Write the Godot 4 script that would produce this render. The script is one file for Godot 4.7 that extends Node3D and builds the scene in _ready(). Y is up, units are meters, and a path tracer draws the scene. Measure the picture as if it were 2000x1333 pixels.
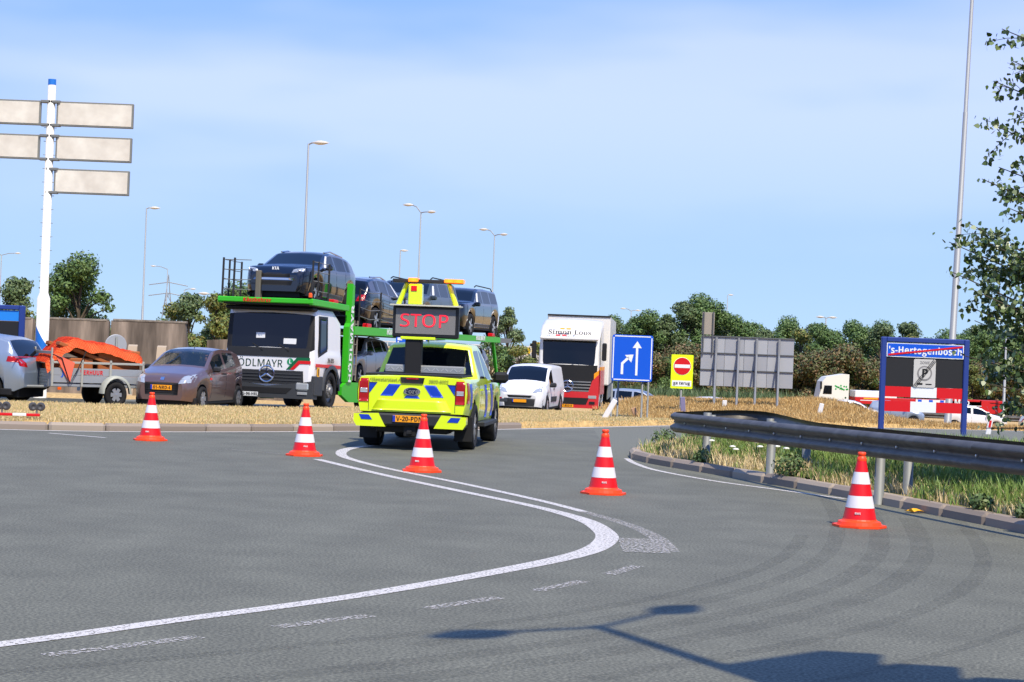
extends Node3D

var M := {}
var rng := RandomNumberGenerator.new()

# ---------------------------------------------------------------- materials
func mt(key: String, c: Color, rough := 0.6, metal := 0.0, extra := {}) -> StandardMaterial3D:
	if M.has(key): return M[key]
	var m := StandardMaterial3D.new()
	m.albedo_color = c; m.roughness = rough; m.metallic = metal
	for k in extra: m.set(k, extra[k])
	M[key] = m
	return m

func noise_tex(seed_: int, freq: float, a: Color, b: Color, size := 512, oct := 4, kind := FastNoiseLite.TYPE_SIMPLEX_SMOOTH, mid := []) -> ImageTexture:
	var n := FastNoiseLite.new()
	n.seed = seed_; n.frequency = freq; n.noise_type = kind
	n.fractal_octaves = oct; n.fractal_gain = 0.6
	var im := n.get_seamless_image(size, size)
	var g := Gradient.new()
	g.offsets = PackedFloat32Array([0.0, 1.0]); g.colors = PackedColorArray([a, b])
	for q in mid: g.add_point(q[0], q[1])
	var out := Image.create(size, size, true, Image.FORMAT_RGBA8)
	for y in size:
		for x in size:
			out.set_pixel(x, y, g.sample(im.get_pixel(x, y).r))
	out.generate_mipmaps()
	return ImageTexture.create_from_image(out)

func world_tex(m: StandardMaterial3D, t: Texture2D, metres: float):
	m.albedo_texture = t; m.uv1_triplanar = true; m.uv1_world_triplanar = true
	m.uv1_scale = Vector3.ONE / metres

# ---------------------------------------------------------------- mesh helpers
func ST() -> SurfaceTool:
	var st := SurfaceTool.new(); st.begin(Mesh.PRIMITIVE_TRIANGLES); st.set_smooth_group(-1)
	return st

func tri(st: SurfaceTool, a: Vector3, b: Vector3, c: Vector3):
	st.add_vertex(a); st.add_vertex(b); st.add_vertex(c)

func quad(st: SurfaceTool, a: Vector3, b: Vector3, c: Vector3, d: Vector3):
	tri(st, a, b, c); tri(st, a, c, d)

# chamfered box
func box(st: SurfaceTool, c: Vector3, s: Vector3, xf := Transform3D.IDENTITY, ch := -1.0):
	var h := s * 0.5
	var k: float = ch if ch >= 0.0 else minf(0.02, minf(h.x, minf(h.y, h.z)) * 0.3)
	var v := func(sx, sy, sz, ax):
		var q := Vector3(h.x - k, h.y - k, h.z - k)
		q[ax] = h[ax]
		return xf * (c + Vector3(q.x * sx, q.y * sy, q.z * sz))
	for ax in 3:
		var u := (ax + 1) % 3
		var w := (ax + 2) % 3
		for s1 in [1, -1]:
			var p := []
			for uw in [[1, 1], [-1, 1], [-1, -1], [1, -1]]:
				var sg := [0, 0, 0]
				sg[ax] = s1; sg[u] = uw[0] * s1; sg[w] = uw[1]
				p.append(v.call(sg[0], sg[1], sg[2], ax))
			quad(st, p[3], p[2], p[1], p[0])
	if k <= 0.0: return
	for ax in 3:
		var u := (ax + 1) % 3
		var w := (ax + 2) % 3
		for su in [1, -1]:
			for sw in [1, -1]:
				var a := [0, 0, 0]; a[u] = su; a[w] = sw
				var b := a.duplicate()
				a[ax] = 1; b[ax] = -1
				var q := [v.call(a[0], a[1], a[2], u), v.call(a[0], a[1], a[2], w), v.call(b[0], b[1], b[2], w), v.call(b[0], b[1], b[2], u)]
				if su * sw > 0: quad(st, q[0], q[1], q[2], q[3])
				else: quad(st, q[3], q[2], q[1], q[0])
	for sx in [1, -1]:
		for sy in [1, -1]:
			for sz in [1, -1]:
				var a = v.call(sx, sy, sz, 0); var b = v.call(sx, sy, sz, 1); var d = v.call(sx, sy, sz, 2)
				if sx * sy * sz > 0: tri(st, a, d, b)
				else: tri(st, a, b, d)

func tube(st: SurfaceTool, pts: Array, r0: float, r1 := -1.0, seg := 8):
	if r1 < 0.0: r1 = r0
	var prev := []
	for i in pts.size():
		var d: Vector3
		if i == 0: d = pts[1] - pts[0]
		elif i == pts.size() - 1: d = pts[i] - pts[i - 1]
		else: d = pts[i + 1] - pts[i - 1]
		d = d.normalized()
		var u := d.cross(Vector3.UP if absf(d.y) < 0.9 else Vector3.RIGHT).normalized()
		var w := d.cross(u)
		var r := lerpf(r0, r1, float(i) / (pts.size() - 1))
		var ring := []
		for k in seg:
			var a := TAU * k / seg
			ring.append(pts[i] + (u * cos(a) + w * sin(a)) * r)
		if i > 0:
			for k in seg: quad(st, prev[k], prev[(k + 1) % seg], ring[(k + 1) % seg], ring[k])
		if i == 0 or i == pts.size() - 1:
			for k in seg: tri(st, pts[i], ring[k], ring[(k + 1) % seg])
		prev = ring

func lathe(st: SurfaceTool, prof: Array, seg := 20, xf := Transform3D.IDENTITY):
	for i in prof.size() - 1:
		var a: Vector2 = prof[i]; var b: Vector2 = prof[i + 1]
		for k in seg:
			var t0 := TAU * k / seg
			var t1 := TAU * (k + 1) / seg
			var p := xf * Vector3(a.x * cos(t0), a.y, a.x * sin(t0)); var q := xf * Vector3(a.x * cos(t1), a.y, a.x * sin(t1))
			var r := xf * Vector3(b.x * cos(t1), b.y, b.x * sin(t1)); var s := xf * Vector3(b.x * cos(t0), b.y, b.x * sin(t0))
			if a.x < 0.0005: tri(st, p, r, s)
			elif b.x < 0.0005: tri(st, p, q, s)
			else: quad(st, p, q, r, s)

# flat polygon with thickness; poly in local xy, extruded from z=0 to z=depth
func prism(st: SurfaceTool, poly: PackedVector2Array, depth: float, xf := Transform3D.IDENTITY):
	var idx := Geometry2D.triangulate_polygon(poly)
	for i in range(0, idx.size(), 3):
		var a := poly[idx[i]]; var b := poly[idx[i + 1]]; var c := poly[idx[i + 2]]
		tri(st, xf * Vector3(a.x, a.y, depth), xf * Vector3(b.x, b.y, depth), xf * Vector3(c.x, c.y, depth))
		tri(st, xf * Vector3(a.x, a.y, 0), xf * Vector3(c.x, c.y, 0), xf * Vector3(b.x, b.y, 0))
	for i in poly.size():
		var a := poly[i]; var b := poly[(i + 1) % poly.size()]
		quad(st, xf * Vector3(a.x, a.y, 0), xf * Vector3(b.x, b.y, 0), xf * Vector3(b.x, b.y, depth), xf * Vector3(a.x, a.y, depth))

func circle_poly(r: float, n := 28, cx := 0.0, cy := 0.0) -> PackedVector2Array:
	var p := PackedVector2Array()
	for i in n: p.append(Vector2(cx + r * cos(TAU * i / n), cy + r * sin(TAU * i / n)))
	return p

func rrect(w: float, h: float, r: float, cx := 0.0, cy := 0.0) -> PackedVector2Array:
	var p := PackedVector2Array()
	for q in [[1, 1, 0], [-1, 1, 1], [-1, -1, 2], [1, -1, 3]]:
		for k in 4:
			var a: float = PI / 2 * (q[2] + k / 3.0)
			p.append(Vector2(cx + q[0] * (w / 2 - r) + r * cos(a), cy + q[1] * (h / 2 - r) + r * sin(a)))
	return p

func obj(called: String, st: SurfaceTool, m: Material, parent: Node = self, smooth := false) -> MeshInstance3D:
	st.generate_normals()
	var o := MeshInstance3D.new()
	o.name = called; o.mesh = st.commit(); o.material_override = m
	parent.add_child(o, true)
	return o

func thing(called: String, label: String, cat: String, at := Vector3.ZERO, turn := 0.0, group := "") -> Node3D:
	var o := Node3D.new()
	o.name = called; add_child(o, true)
	o.position = at; o.rotation.y = turn
	tag(o, label, cat, group)
	return o

func tag(o: Node, label: String, cat: String, group := "", kind := ""):
	if label != "": o.set_meta("label", label)
	if cat != "": o.set_meta("category", cat)
	if group != "": o.set_meta("group", group)
	if kind != "": o.set_meta("kind", kind)

func structure(o: Node):
	o.set_meta("kind", "structure")

func text(parent: Node, s: String, h: float, xf: Transform3D, m: Material, font := "Droid Sans", bold := true, called := "lettering", italic := false, squeeze := 1.0) -> MeshInstance3D:
	var f := SystemFont.new()
	f.font_names = PackedStringArray([font]); f.font_weight = 700 if bold else 400; f.font_italic = italic
	var t := TextMesh.new()
	t.text = s; t.font = f; t.font_size = 64; t.pixel_size = h / 46.0; t.depth = 0.006; t.curve_step = 2.0
	var o := MeshInstance3D.new()
	o.name = called; o.mesh = t; o.material_override = m
	parent.add_child(o, true)
	o.transform = xf * Transform3D(Basis.from_scale(Vector3(squeeze, 1, 1)), Vector3.ZERO)
	return o

const FRONT := Basis(Vector3(0, 0, 1), Vector3(0, 1, 0), Vector3(-1, 0, 0))   # text facing local -x
const REAR := Basis(Vector3(0, 0, -1), Vector3(0, 1, 0), Vector3(1, 0, 0))    # facing local +x

# ---------------------------------------------------------------- terrain
func pl(pts: Array, x: float) -> float:
	if x <= pts[0][0]: return pts[0][1]
	for i in pts.size() - 1:
		if x <= pts[i + 1][0]:
			return lerpf(pts[i][1], pts[i + 1][1], (x - pts[i][0]) / maxf(1e-6, pts[i + 1][0] - pts[i][0]))
	return pts[-1][1]

func sm(a: float, b: float, x: float) -> float:
	return smoothstep(a, b, x)

func base_h(d: float) -> float:
	return -0.03 * clampf(d - 50.0, 0.0, 83.0)

const KERB := [[-40.0, 33.0], [-14.0, 33.2], [-8.85, 33.88], [-6.39, 35.05], [-2.96, 38.35], [0.07, 42.12], [3.82, 47.38], [7.0, 50.5], [14.0, 53.5], [40.0, 56.0]]
const QUEUE := [Vector2(-60, 47.5), Vector2(-16, 47.0), Vector2(-10.5, 47.2), Vector2(-7.6, 49.0), Vector2(-5.0, 54.5), Vector2(0.3, 69.5), Vector2(3.4, 79), Vector2(11, 103), Vector2(18, 125)]

func seg_dist(p: Vector2, pts: Array) -> float:
	var best := 1e9
	for i in pts.size() - 1:
		var q := Geometry2D.get_closest_point_to_segment(p, pts[i], pts[i + 1])
		best = minf(best, p.distance_to(q))
	return best

func bank(x: float, d: float) -> float:
	# dry bank right of the queue road and the heap at its end
	var r := sm(2.0, 3.6, x - 0.12 * (d - 55)) * (1.0 - sm(9.6, 12.2, x))
	var b := 0.5 * r * sm(50.0, 62.0, d) * (1.0 - sm(64.0, 80.0, d))
	var q := Vector2((x - 10.2) / 2.1, (d - 62.0) / 4.5).length()
	b += 0.2 * exp(-q * q * 1.3)
	return b

func ground_h(x: float, d: float) -> float:
	var h := base_h(d)
	var k := d - pl(KERB, x)
	var qd := seg_dist(Vector2(x, d), QUEUE)
	if k < 0.15: return h - 0.08
	if qd < 3.3: return h - 0.08
	h += 0.13 * sm(0.1, 0.3, k) * sm(3.3, 4.2, qd) + bank(x, d)
	if x > 9 and d > 104 and d < 133: h = lerpf(h, base_h(d) - 0.1, sm(9, 12, x))
	return h

func is_island(x: float, d: float) -> bool:
	return Geometry2D.is_point_in_polygon(Vector2(x, d), PackedVector2Array(island_poly()))

func island_poly() -> Array:
	return [Vector2(2.12, 32.6), Vector2(2.2, 31.6), Vector2(2.48, 30.46), Vector2(3.39, 28.0), Vector2(4.37, 25.11), Vector2(4.95, 23.01), Vector2(5.55, 20.7), Vector2(6.2, 17.5), Vector2(6.8, 14), Vector2(20, 14), Vector2(24, 30), Vector2(12, 35.5), Vector2(7.6, 38.0), Vector2(5.2, 38.0), Vector2(3.4, 36.0), Vector2(2.4, 33.6)]

func island_h(x: float, d: float) -> float:
	var ip := island_poly()
	ip.append(ip[0])
	var e := seg_dist(Vector2(x, d), ip)
	return 0.12 + 0.16 * sm(0.1, 1.6, e)

func strip(st: SurfaceTool, pts: Array, w: float, y: float, follow := false):
	# flat ribbon on the ground along Vector2 (x, d) points; w may vary: pts may be Vector3(x, d, width)
	var l := []; var r := []
	var len := 0.0
	var us := []
	for i in pts.size():
		var a = pts[maxi(i - 1, 0)]; var b = pts[mini(i + 1, pts.size() - 1)]
		var t := Vector2(b.x - a.x, b.y - a.y).normalized()
		var n := Vector2(-t.y, t.x)
		var ww: float = w if pts[i] is Vector2 else pts[i].z
		var p := Vector2(pts[i].x, pts[i].y)
		if i > 0: len += Vector2(pts[i].x - pts[i - 1].x, pts[i].y - pts[i - 1].y).length()
		var pa := p + n * ww / 2; var pb := p - n * ww / 2
		l.append(Vector3(pa.x, y + (base_h(p.y) if follow else 0.0), -pa.y)); r.append(Vector3(pb.x, y + (base_h(p.y) if follow else 0.0), -pb.y)); us.append(len)
	for i in pts.size() - 1:
		for q in [[l[i], us[i], 0], [r[i], us[i], 1], [r[i + 1], us[i + 1], 1], [l[i], us[i], 0], [r[i + 1], us[i + 1], 1], [l[i + 1], us[i + 1], 0]]:
			st.set_uv(Vector2(q[1], q[2])); st.add_vertex(q[0])

func smooth_pts(pts: Array, n := 6) -> Array:
	var out := []
	for i in pts.size() - 1:
		var p0 = pts[maxi(i - 1, 0)]; var p1 = pts[i]; var p2 = pts[i + 1]; var p3 = pts[mini(i + 2, pts.size() - 1)]
		for k in n: out.append(p1.cubic_interpolate(p2, p0, p3, float(k) / n))
	out.append(pts[-1])
	return out

# ---------------------------------------------------------------- vehicles: lofted bodies
# local frame: front at x = 0, rear at x = len, y up, left side +z
class Loft:
	var p := {}
	func f(key: String, x: float) -> float:
		var a: Array = p[key]
		if x <= a[0][0]: return a[0][1]
		for i in a.size() - 1:
			if x <= a[i + 1][0]:
				var t: float = (x - a[i][0]) / maxf(1e-5, a[i + 1][0] - a[i][0])
				return lerpf(a[i][1], a[i + 1][1], t)
		return a[-1][1]
	func bot(x: float) -> float:
		var b: float = f("sill", x)
		for wx in p.wheels:
			var dx: float = absf(x - wx)
			if dx < p.arch: b = maxf(b, p.wr + sqrt(p.arch * p.arch - dx * dx))
		return b
	func sec(x: float) -> Array:
		# rows from the sill to the roof centre: Vector2(z, y)
		var b := bot(x); var w := f("w", x); var t := f("top", x)
		var be: float = minf(f("belt", x), t - 0.02)
		be = maxf(be, b + 0.03)
		t = maxf(t, be + 0.02)
		var up := t - be
		var tw: float = w - 0.03 - p.get("tumble", 0.38) * up
		var cr: float = p.get("crown", 0.05)
		var te: float = t - minf(cr, up * 0.5)
		var bw := w - 0.03
		return [Vector2(w - 0.05, b), Vector2(w - 0.008, lerpf(b, be, 0.3)), Vector2(w, lerpf(b, be, 0.62)), Vector2(w - 0.012, lerpf(b, be, 0.88)), Vector2(bw, be),
			Vector2(lerpf(bw, tw, 0.07), lerpf(be, te, 0.07)), Vector2(lerpf(bw, tw, 0.86), lerpf(be, te, 0.86)), Vector2(tw, te),
			Vector2(tw * 0.9, lerpf(te, t, 0.35)), Vector2(tw * 0.5, lerpf(te, t, 0.8)), Vector2(0, t)]
	func zat(x: float, y: float) -> float:
		var s := sec(x)
		if y > s[-1].y: return -1.0
		if y <= s[0].y: return s[0].x
		for i in s.size() - 1:
			if y <= s[i + 1].y: return lerpf(s[i].x, s[i + 1].x, (y - s[i].y) / maxf(1e-5, s[i + 1].y - s[i].y))
		return 0.0
	func xfront(y: float, z: float) -> float:
		var x := 0.0
		while x < 2.5:
			if zat(x, y) >= absf(z): return x
			x += 0.01
		return x
	func xrear(y: float, z: float) -> float:
		var x: float = p.len
		while x > p.len - 2.5:
			if zat(x, y) >= absf(z): return x
			x -= 0.01
		return x
	func at(side: String, a: float, b: float, off: float) -> Vector3:
		match side:
			"front": return Vector3(xfront(b, a) - off, b, a)
			"rear": return Vector3(xrear(b, a) + off, b, a)
			"left": return Vector3(a, b, zat(a, b) + off)
			_: return Vector3(a, b, -zat(a, b) - off)

func loft_body(lf: Loft, parent: Node3D, paint: Material, glass: Material):
	var p: Dictionary = lf.p
	var xs := []
	var keys := [0.0, p.len]
	for k in ["top", "belt", "w", "sill"]:
		for q in p[k]: keys.append(q[0])
	for q in p.win: keys.append(q[0]); keys.append(q[1])
	for wx in p.wheels:
		for i in 17: keys.append(wx - p.arch * cos(PI * i / 16.0) * 0.9999)
		keys.append(wx - p.arch - 0.004); keys.append(wx + p.arch + 0.004)
	var x := 0.0
	while x < p.len: keys.append(x); x += 0.16
	keys.sort()
	for k in keys:
		if k >= 0.0 and k <= p.len and (xs.is_empty() or k - xs[-1] > 0.003): xs.append(k)
	var body := ST(); body.set_smooth_group(0)
	var g := {}
	for nm in ["windscreen", "rear_window", "side_window"]:
		g[nm] = []
	var n := 11
	for i in xs.size() - 1:
		var a := lf.sec(xs[i]); var b := lf.sec(xs[i + 1])
		var mx: float = (xs[i] + xs[i + 1]) / 2
		for sgn in [1.0, -1.0]:
			for j in n - 1:
				var q := [Vector3(xs[i], a[j].y, a[j].x * sgn), Vector3(xs[i], a[j + 1].y, a[j + 1].x * sgn), Vector3(xs[i + 1], b[j + 1].y, b[j + 1].x * sgn), Vector3(xs[i + 1], b[j].y, b[j].x * sgn)]
				if sgn < 0: q.reverse()
				var key := ""
				if j == 5:
					for wi in p.win.size():
						if mx > p.win[wi][0] and mx < p.win[wi][1]: key = "side_window%s%d" % ["l" if sgn > 0 else "r", wi]
				elif j >= 8:
					if mx > p.ws[0] and mx < p.ws[1]: key = "windscreen"
					elif p.has("rw") and mx > p.rw[0] and mx < p.rw[1]: key = "rear_window"
				if p.get("black_pillars", false) and j in [5, 6, 7] and mx > p.ws[0] and mx < p.ws[1]: key = "pillar_trim"
				if key == "": quad(body, q[0], q[1], q[2], q[3])
				else:
					if not g.has(key): g[key] = []
					g[key].append(q)
	for e in [0, xs.size() - 1]:
		var s := lf.sec(xs[e])
		var c := Vector3(xs[e], lerpf(s[0].y, s[-1].y, 0.5), 0)
		body.set_smooth_group(-1)
		var ring := []
		for j in n: ring.append(Vector3(xs[e], s[j].y, s[j].x))
		for j in range(n - 2, -1, -1): ring.append(Vector3(xs[e], s[j].y, -s[j].x))
		for j in ring.size():
			if e == 0: tri(body, c, ring[(j + 1) % ring.size()], ring[j])
			else: tri(body, c, ring[j], ring[(j + 1) % ring.size()])
	obj("body", body, paint, parent)
	for key in g:
		if g[key].is_empty(): continue
		var st := ST(); st.set_smooth_group(0)
		for q in g[key]: quad(st, q[0], q[1], q[2], q[3])
		obj("side_window" if key.begins_with("side") else key, st, M.black_trim if key == "pillar_trim" else glass, parent)
	# dark chassis between the wheels
	var u := ST()
	var w0: float = lf.f("w", p.len / 2)
	var s0: float = lf.f("sill", p.len / 2)
	box(u, Vector3(p.len / 2, s0 + 0.12, 0), Vector3(p.len - 0.3, 0.5, w0 * 2 - 0.5))
	box(u, Vector3(p.len / 2, s0 + 0.0, 0), Vector3(p.len - 0.5, 0.16, w0 * 2 - 0.12))
	obj("underbody", u, mt("black_trim", Color(0.035, 0.035, 0.04), 0.7), parent)

func patch(lf: Loft, parent: Node3D, called: String, side: String, c: Array, m: Material, off := 0.006, n := 6):
	# c: four (a, b) corners, bilinear, following the body surface
	var st := ST(); st.set_smooth_group(0)
	var P := []
	for i in n + 1:
		var row := []
		for j in n + 1:
			var u := float(i) / n; var v := float(j) / n
			var q: Vector2 = (Vector2(c[0][0], c[0][1]).lerp(Vector2(c[1][0], c[1][1]), u)).lerp(Vector2(c[3][0], c[3][1]).lerp(Vector2(c[2][0], c[2][1]), u), v)
			row.append(lf.at(side, q.x, q.y, off))
		P.append(row)
	for i in n:
		for j in n: quad(st, P[i][j], P[i + 1][j], P[i + 1][j + 1], P[i][j + 1])
	# rim back to the body
	for i in n:
		for e in [[P[i][0], P[i + 1][0]], [P[i][n], P[i + 1][n]], [P[0][i], P[0][i + 1]], [P[n][i], P[n][i + 1]]]:
			var d := Vector3(off + 0.01, 0, 0) if side == "front" else (Vector3(-off - 0.01, 0, 0) if side == "rear" else Vector3(0, 0, (-off - 0.01) * (1 if side == "left" else -1)))
			quad(st, e[0], e[1], e[1] + d, e[0] + d)
	return obj(called, st, m, parent)

func both(lf: Loft, parent: Node3D, called: String, side: String, c: Array, m: Material, off := 0.006):
	# the same patch mirrored in z (front, rear) or on both flanks
	if side == "flank":
		patch(lf, parent, called, "left", c, m, off); patch(lf, parent, called, "right", c, m, off)
	else:
		patch(lf, parent, called, side, c, m, off)
		patch(lf, parent, called, side, c.map(func(q): return [-q[0], q[1]]), m, off)

var wheel_cache := {}
func wheel(parent: Node3D, at: Vector3, r: float, w: float, style := "alloy", rim := 0.66):
	var key := "%s%.3f%.3f%.2f" % [style, r, w, rim]
	if not wheel_cache.has(key):
		var xf := Transform3D(Basis(Vector3.RIGHT, PI / 2), Vector3.ZERO)   # lathe axis y -> z
		var t := ST(); t.set_smooth_group(0)
		var ri := r * rim
		lathe(t, [Vector2(ri, -w / 2), Vector2(r * 0.93, -w / 2), Vector2(r * 0.985, -w * 0.38), Vector2(r, -w * 0.25), Vector2(r, w * 0.25), Vector2(r * 0.985, w * 0.38), Vector2(r * 0.93, w / 2), Vector2(ri, w / 2), Vector2(ri * 0.95, w * 0.3)], 28, xf)
		t.generate_normals()
		var d := ST()
		# dish
		lathe(d, [Vector2(ri, w * 0.44), Vector2(ri * 0.93, w * 0.46), Vector2(ri * 0.9, w * 0.2), Vector2(0.001, w * 0.2)], 28, xf)
		lathe(d, [Vector2(ri, -w * 0.44), Vector2(0.001, -w * 0.3)], 20, xf)
		d.generate_normals()
		var sp := ST()
		if style == "truck":
			lathe(sp, [Vector2(ri * 0.92, w * 0.3), Vector2(ri * 0.6, w * 0.22), Vector2(ri * 0.55, w * 0.45), Vector2(ri * 0.35, w * 0.5), Vector2(ri * 0.3, w * 0.62), Vector2(0.001, w * 0.64)], 24, xf)
			for k in 10:
				var a := TAU * k / 10
				lathe(sp, [Vector2(0.02, w * 0.4), Vector2(0.02, w * 0.52), Vector2(0.001, w * 0.53)], 6, Transform3D(Basis(Vector3.RIGHT, PI / 2), Vector3(cos(a) * ri * 0.45, sin(a) * ri * 0.45, 0)))
		else:
			var ns := 5 if style == "alloy" else (6 if style == "cover" else 10)
			for k in ns:
				var a := TAU * k / ns
				var hw := 0.16 if style == "alloy" else (0.27 if style == "cover" else 0.1)
				var poly := PackedVector2Array([Vector2(ri * 0.12, -ri * hw * 0.8), Vector2(ri * 0.95, -ri * hw * 1.1), Vector2(ri * 0.95, ri * hw * 1.1), Vector2(ri * 0.12, ri * hw * 0.8)])
				prism(sp, poly, w * 0.1, Transform3D(Basis(Vector3.BACK, a), Vector3(0, 0, w * 0.34)))
			lathe(sp, [Vector2(ri * 0.2, w * 0.3), Vector2(ri * 0.2, w * 0.46), Vector2(0.001, w * 0.48)], 14, xf)
		sp.generate_normals()
		wheel_cache[key] = [t.commit(), d.commit(), sp.commit()]
	var ms: Array = wheel_cache[key]
	var o := MeshInstance3D.new(); o.name = "wheel"; o.mesh = ms[0]; o.material_override = mt("tyre", Color(0.06, 0.06, 0.065), 0.85)
	parent.add_child(o, true); o.position = at
	if at.z < 0: o.rotation.y = PI
	var a := MeshInstance3D.new(); a.name = "rim"; a.mesh = ms[1]; a.material_override = mt("rim_dark", Color(0.12, 0.12, 0.13), 0.5, 0.5)
	o.add_child(a, true)
	var b := MeshInstance3D.new(); b.name = "spokes"; b.mesh = ms[2]; b.material_override = mt("rim_dull", Color(0.5, 0.5, 0.5), 0.5, 0.6) if style == "truck" else mt("rim", Color(0.72, 0.73, 0.75), 0.3, 0.8)
	o.add_child(b, true)

func wheels(lf: Loft, parent: Node3D, w := 0.22, style := "alloy"):
	for wx in lf.p.wheels:
		for s in [1, -1]:
			wheel(parent, Vector3(wx, lf.p.wr, s * (lf.f("w", wx) - w / 2 - 0.005)), lf.p.wr, w, style)

func mirror(parent: Node3D, x: float, y: float, z: float, m: Material, s := 1.0):
	for sg in [1, -1]:
		var st := ST()
		box(st, Vector3(x, y, sg * (z + 0.12 * s)), Vector3(0.13, 0.15, 0.2) * s, Transform3D.IDENTITY, 0.04 * s)
		box(st, Vector3(x, y - 0.05 * s, sg * (z + 0.0)), Vector3(0.06, 0.04, 0.14) * s)
		obj("mirror", st, m, parent)

func plate(parent: Node3D, s: String, xf: Transform3D, col: Color, key: String):
	# number plate, 0.52 x 0.11, facing its own +z
	var st := ST(); box(st, Vector3.ZERO, Vector3(0.52, 0.11, 0.012))
	var o := obj("number_plate", st, mt(key, col, 0.45), parent); o.transform = xf
	var b := ST(); box(b, Vector3(-0.237, 0, 0.004), Vector3(0.044, 0.106, 0.012))
	obj("country_band", b, mt("plate_blue", Color(0.05, 0.2, 0.65), 0.5), o)
	if s != "": text(o, s, 0.075, Transform3D(Basis.IDENTITY, Vector3(0.02, 0, 0.007)), mt("ink", Color(0.03, 0.03, 0.03), 0.6), "Droid Sans", true, "lettering", false, 0.95)

# a passenger car from a parameter set; returns [node, loft]
func car(called: String, label: String, cat: String, p: Dictionary, paint: Material, at: Vector3, head: Vector2, group := "", style := "alloy", glass: Material = null) -> Array:
	# head: heading as (x, toward-camera); at: ground point under the front axle centre line, at the nose
	var n := thing(called, label, cat, at, atan2(head.y, -head.x), group)
	var lf := Loft.new(); lf.p = p
	if glass == null: glass = M.glass
	loft_body(lf, n, paint, glass)
	wheels(lf, n, p.get("tw", 0.21), style)
	return [n, lf]

func profile(kind: String) -> Dictionary:
	match kind:
		"hatch": return {"len": 3.5, "wheels": [0.66, 3.02], "wr": 0.285, "arch": 0.335, "tumble": 0.36,
			"top": [[0, 0.66], [0.06, 0.76], [0.25, 0.86], [0.75, 0.98], [0.92, 1.02], [1.5, 1.36], [1.75, 1.43], [2.2, 1.475], [2.8, 1.45], [3.15, 1.38], [3.36, 1.02], [3.46, 0.9], [3.5, 0.7]],
			"belt": [[0, 0.62], [0.25, 0.76], [0.9, 0.9], [2.0, 0.95], [2.9, 1.04], [3.3, 1.05], [3.5, 0.7]],
			"w": [[0, 0.52], [0.05, 0.62], [0.18, 0.71], [0.4, 0.775], [0.8, 0.8], [2.7, 0.8], [3.2, 0.76], [3.42, 0.68], [3.5, 0.6]],
			"sill": [[0, 0.24], [0.3, 0.2], [1.0, 0.22], [2.6, 0.23], [3.3, 0.25], [3.5, 0.34]], "win": [[1.22, 1.98], [2.1, 2.72]], "ws": [0.98, 1.72], "rw": [3.17, 3.34]}
		"suv": return {"len": 4.4, "wheels": [0.86, 3.54], "wr": 0.36, "arch": 0.43, "tumble": 0.36, "tw": 0.235,
			"top": [[0, 0.78], [0.05, 0.95], [0.2, 1.03], [1.05, 1.13], [1.2, 1.16], [1.85, 1.55], [2.2, 1.63], [3.0, 1.65], [3.75, 1.58], [4.0, 1.5], [4.25, 1.1], [4.36, 1.0], [4.4, 0.75]],
			"belt": [[0, 0.72], [0.2, 0.94], [1.15, 1.05], [2.6, 1.1], [3.6, 1.18], [4.1, 1.2], [4.4, 0.75]],
			"w": [[0, 0.66], [0.05, 0.76], [0.2, 0.85], [0.5, 0.9], [1.0, 0.92], [3.5, 0.92], [4.1, 0.87], [4.33, 0.8], [4.4, 0.72]],
			"sill": [[0, 0.32], [0.3, 0.27], [1.2, 0.3], [3.2, 0.3], [4.2, 0.32], [4.4, 0.42]], "win": [[1.5, 2.32], [2.42, 3.2], [3.28, 3.62]], "ws": [1.26, 2.1], "rw": [3.98, 4.24]}
		"boxy_suv": return {"len": 4.9, "wheels": [0.92, 3.95], "wr": 0.39, "arch": 0.46, "tumble": 0.28, "tw": 0.25,
			"top": [[0, 0.9], [0.04, 1.06], [0.15, 1.13], [1.2, 1.2], [1.3, 1.22], [1.9, 1.6], [2.2, 1.69], [3.0, 1.72], [4.3, 1.68], [4.6, 1.6], [4.8, 1.12], [4.88, 1.0], [4.9, 0.8]],
			"belt": [[0, 0.85], [0.15, 1.04], [1.3, 1.12], [3.0, 1.14], [4.5, 1.18], [4.9, 0.8]],
			"w": [[0, 0.8], [0.05, 0.88], [0.2, 0.93], [0.5, 0.96], [4.4, 0.96], [4.8, 0.9], [4.9, 0.84]],
			"sill": [[0, 0.36], [0.3, 0.3], [1.4, 0.32], [4.6, 0.34], [4.9, 0.45]], "win": [[1.55, 2.42], [2.52, 3.42], [3.52, 4.4]], "ws": [1.34, 2.12], "rw": [4.6, 4.78]}
		"van": return {"len": 4.38, "wheels": [0.88, 3.6], "wr": 0.32, "arch": 0.37, "tumble": 0.16, "crown": 0.1,
			"top": [[0, 0.7], [0.05, 0.85], [0.25, 0.98], [0.8, 1.13], [0.95, 1.18], [1.6, 1.66], [1.85, 1.76], [2.3, 1.81], [4.1, 1.8], [4.3, 1.74], [4.36, 1.2], [4.38, 0.6]],
			"belt": [[0, 0.62], [0.25, 0.86], [1.0, 1.02], [2.0, 1.06], [4.3, 1.08], [4.38, 0.55]],
			"w": [[0, 0.62], [0.06, 0.74], [0.25, 0.84], [0.6, 0.9], [4.2, 0.9], [4.38, 0.86]],
			"sill": [[0, 0.26], [0.3, 0.22], [4.0, 0.26], [4.38, 0.34]], "win": [[1.3, 2.02]], "ws": [1.0, 1.74]}
	return {}

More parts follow.
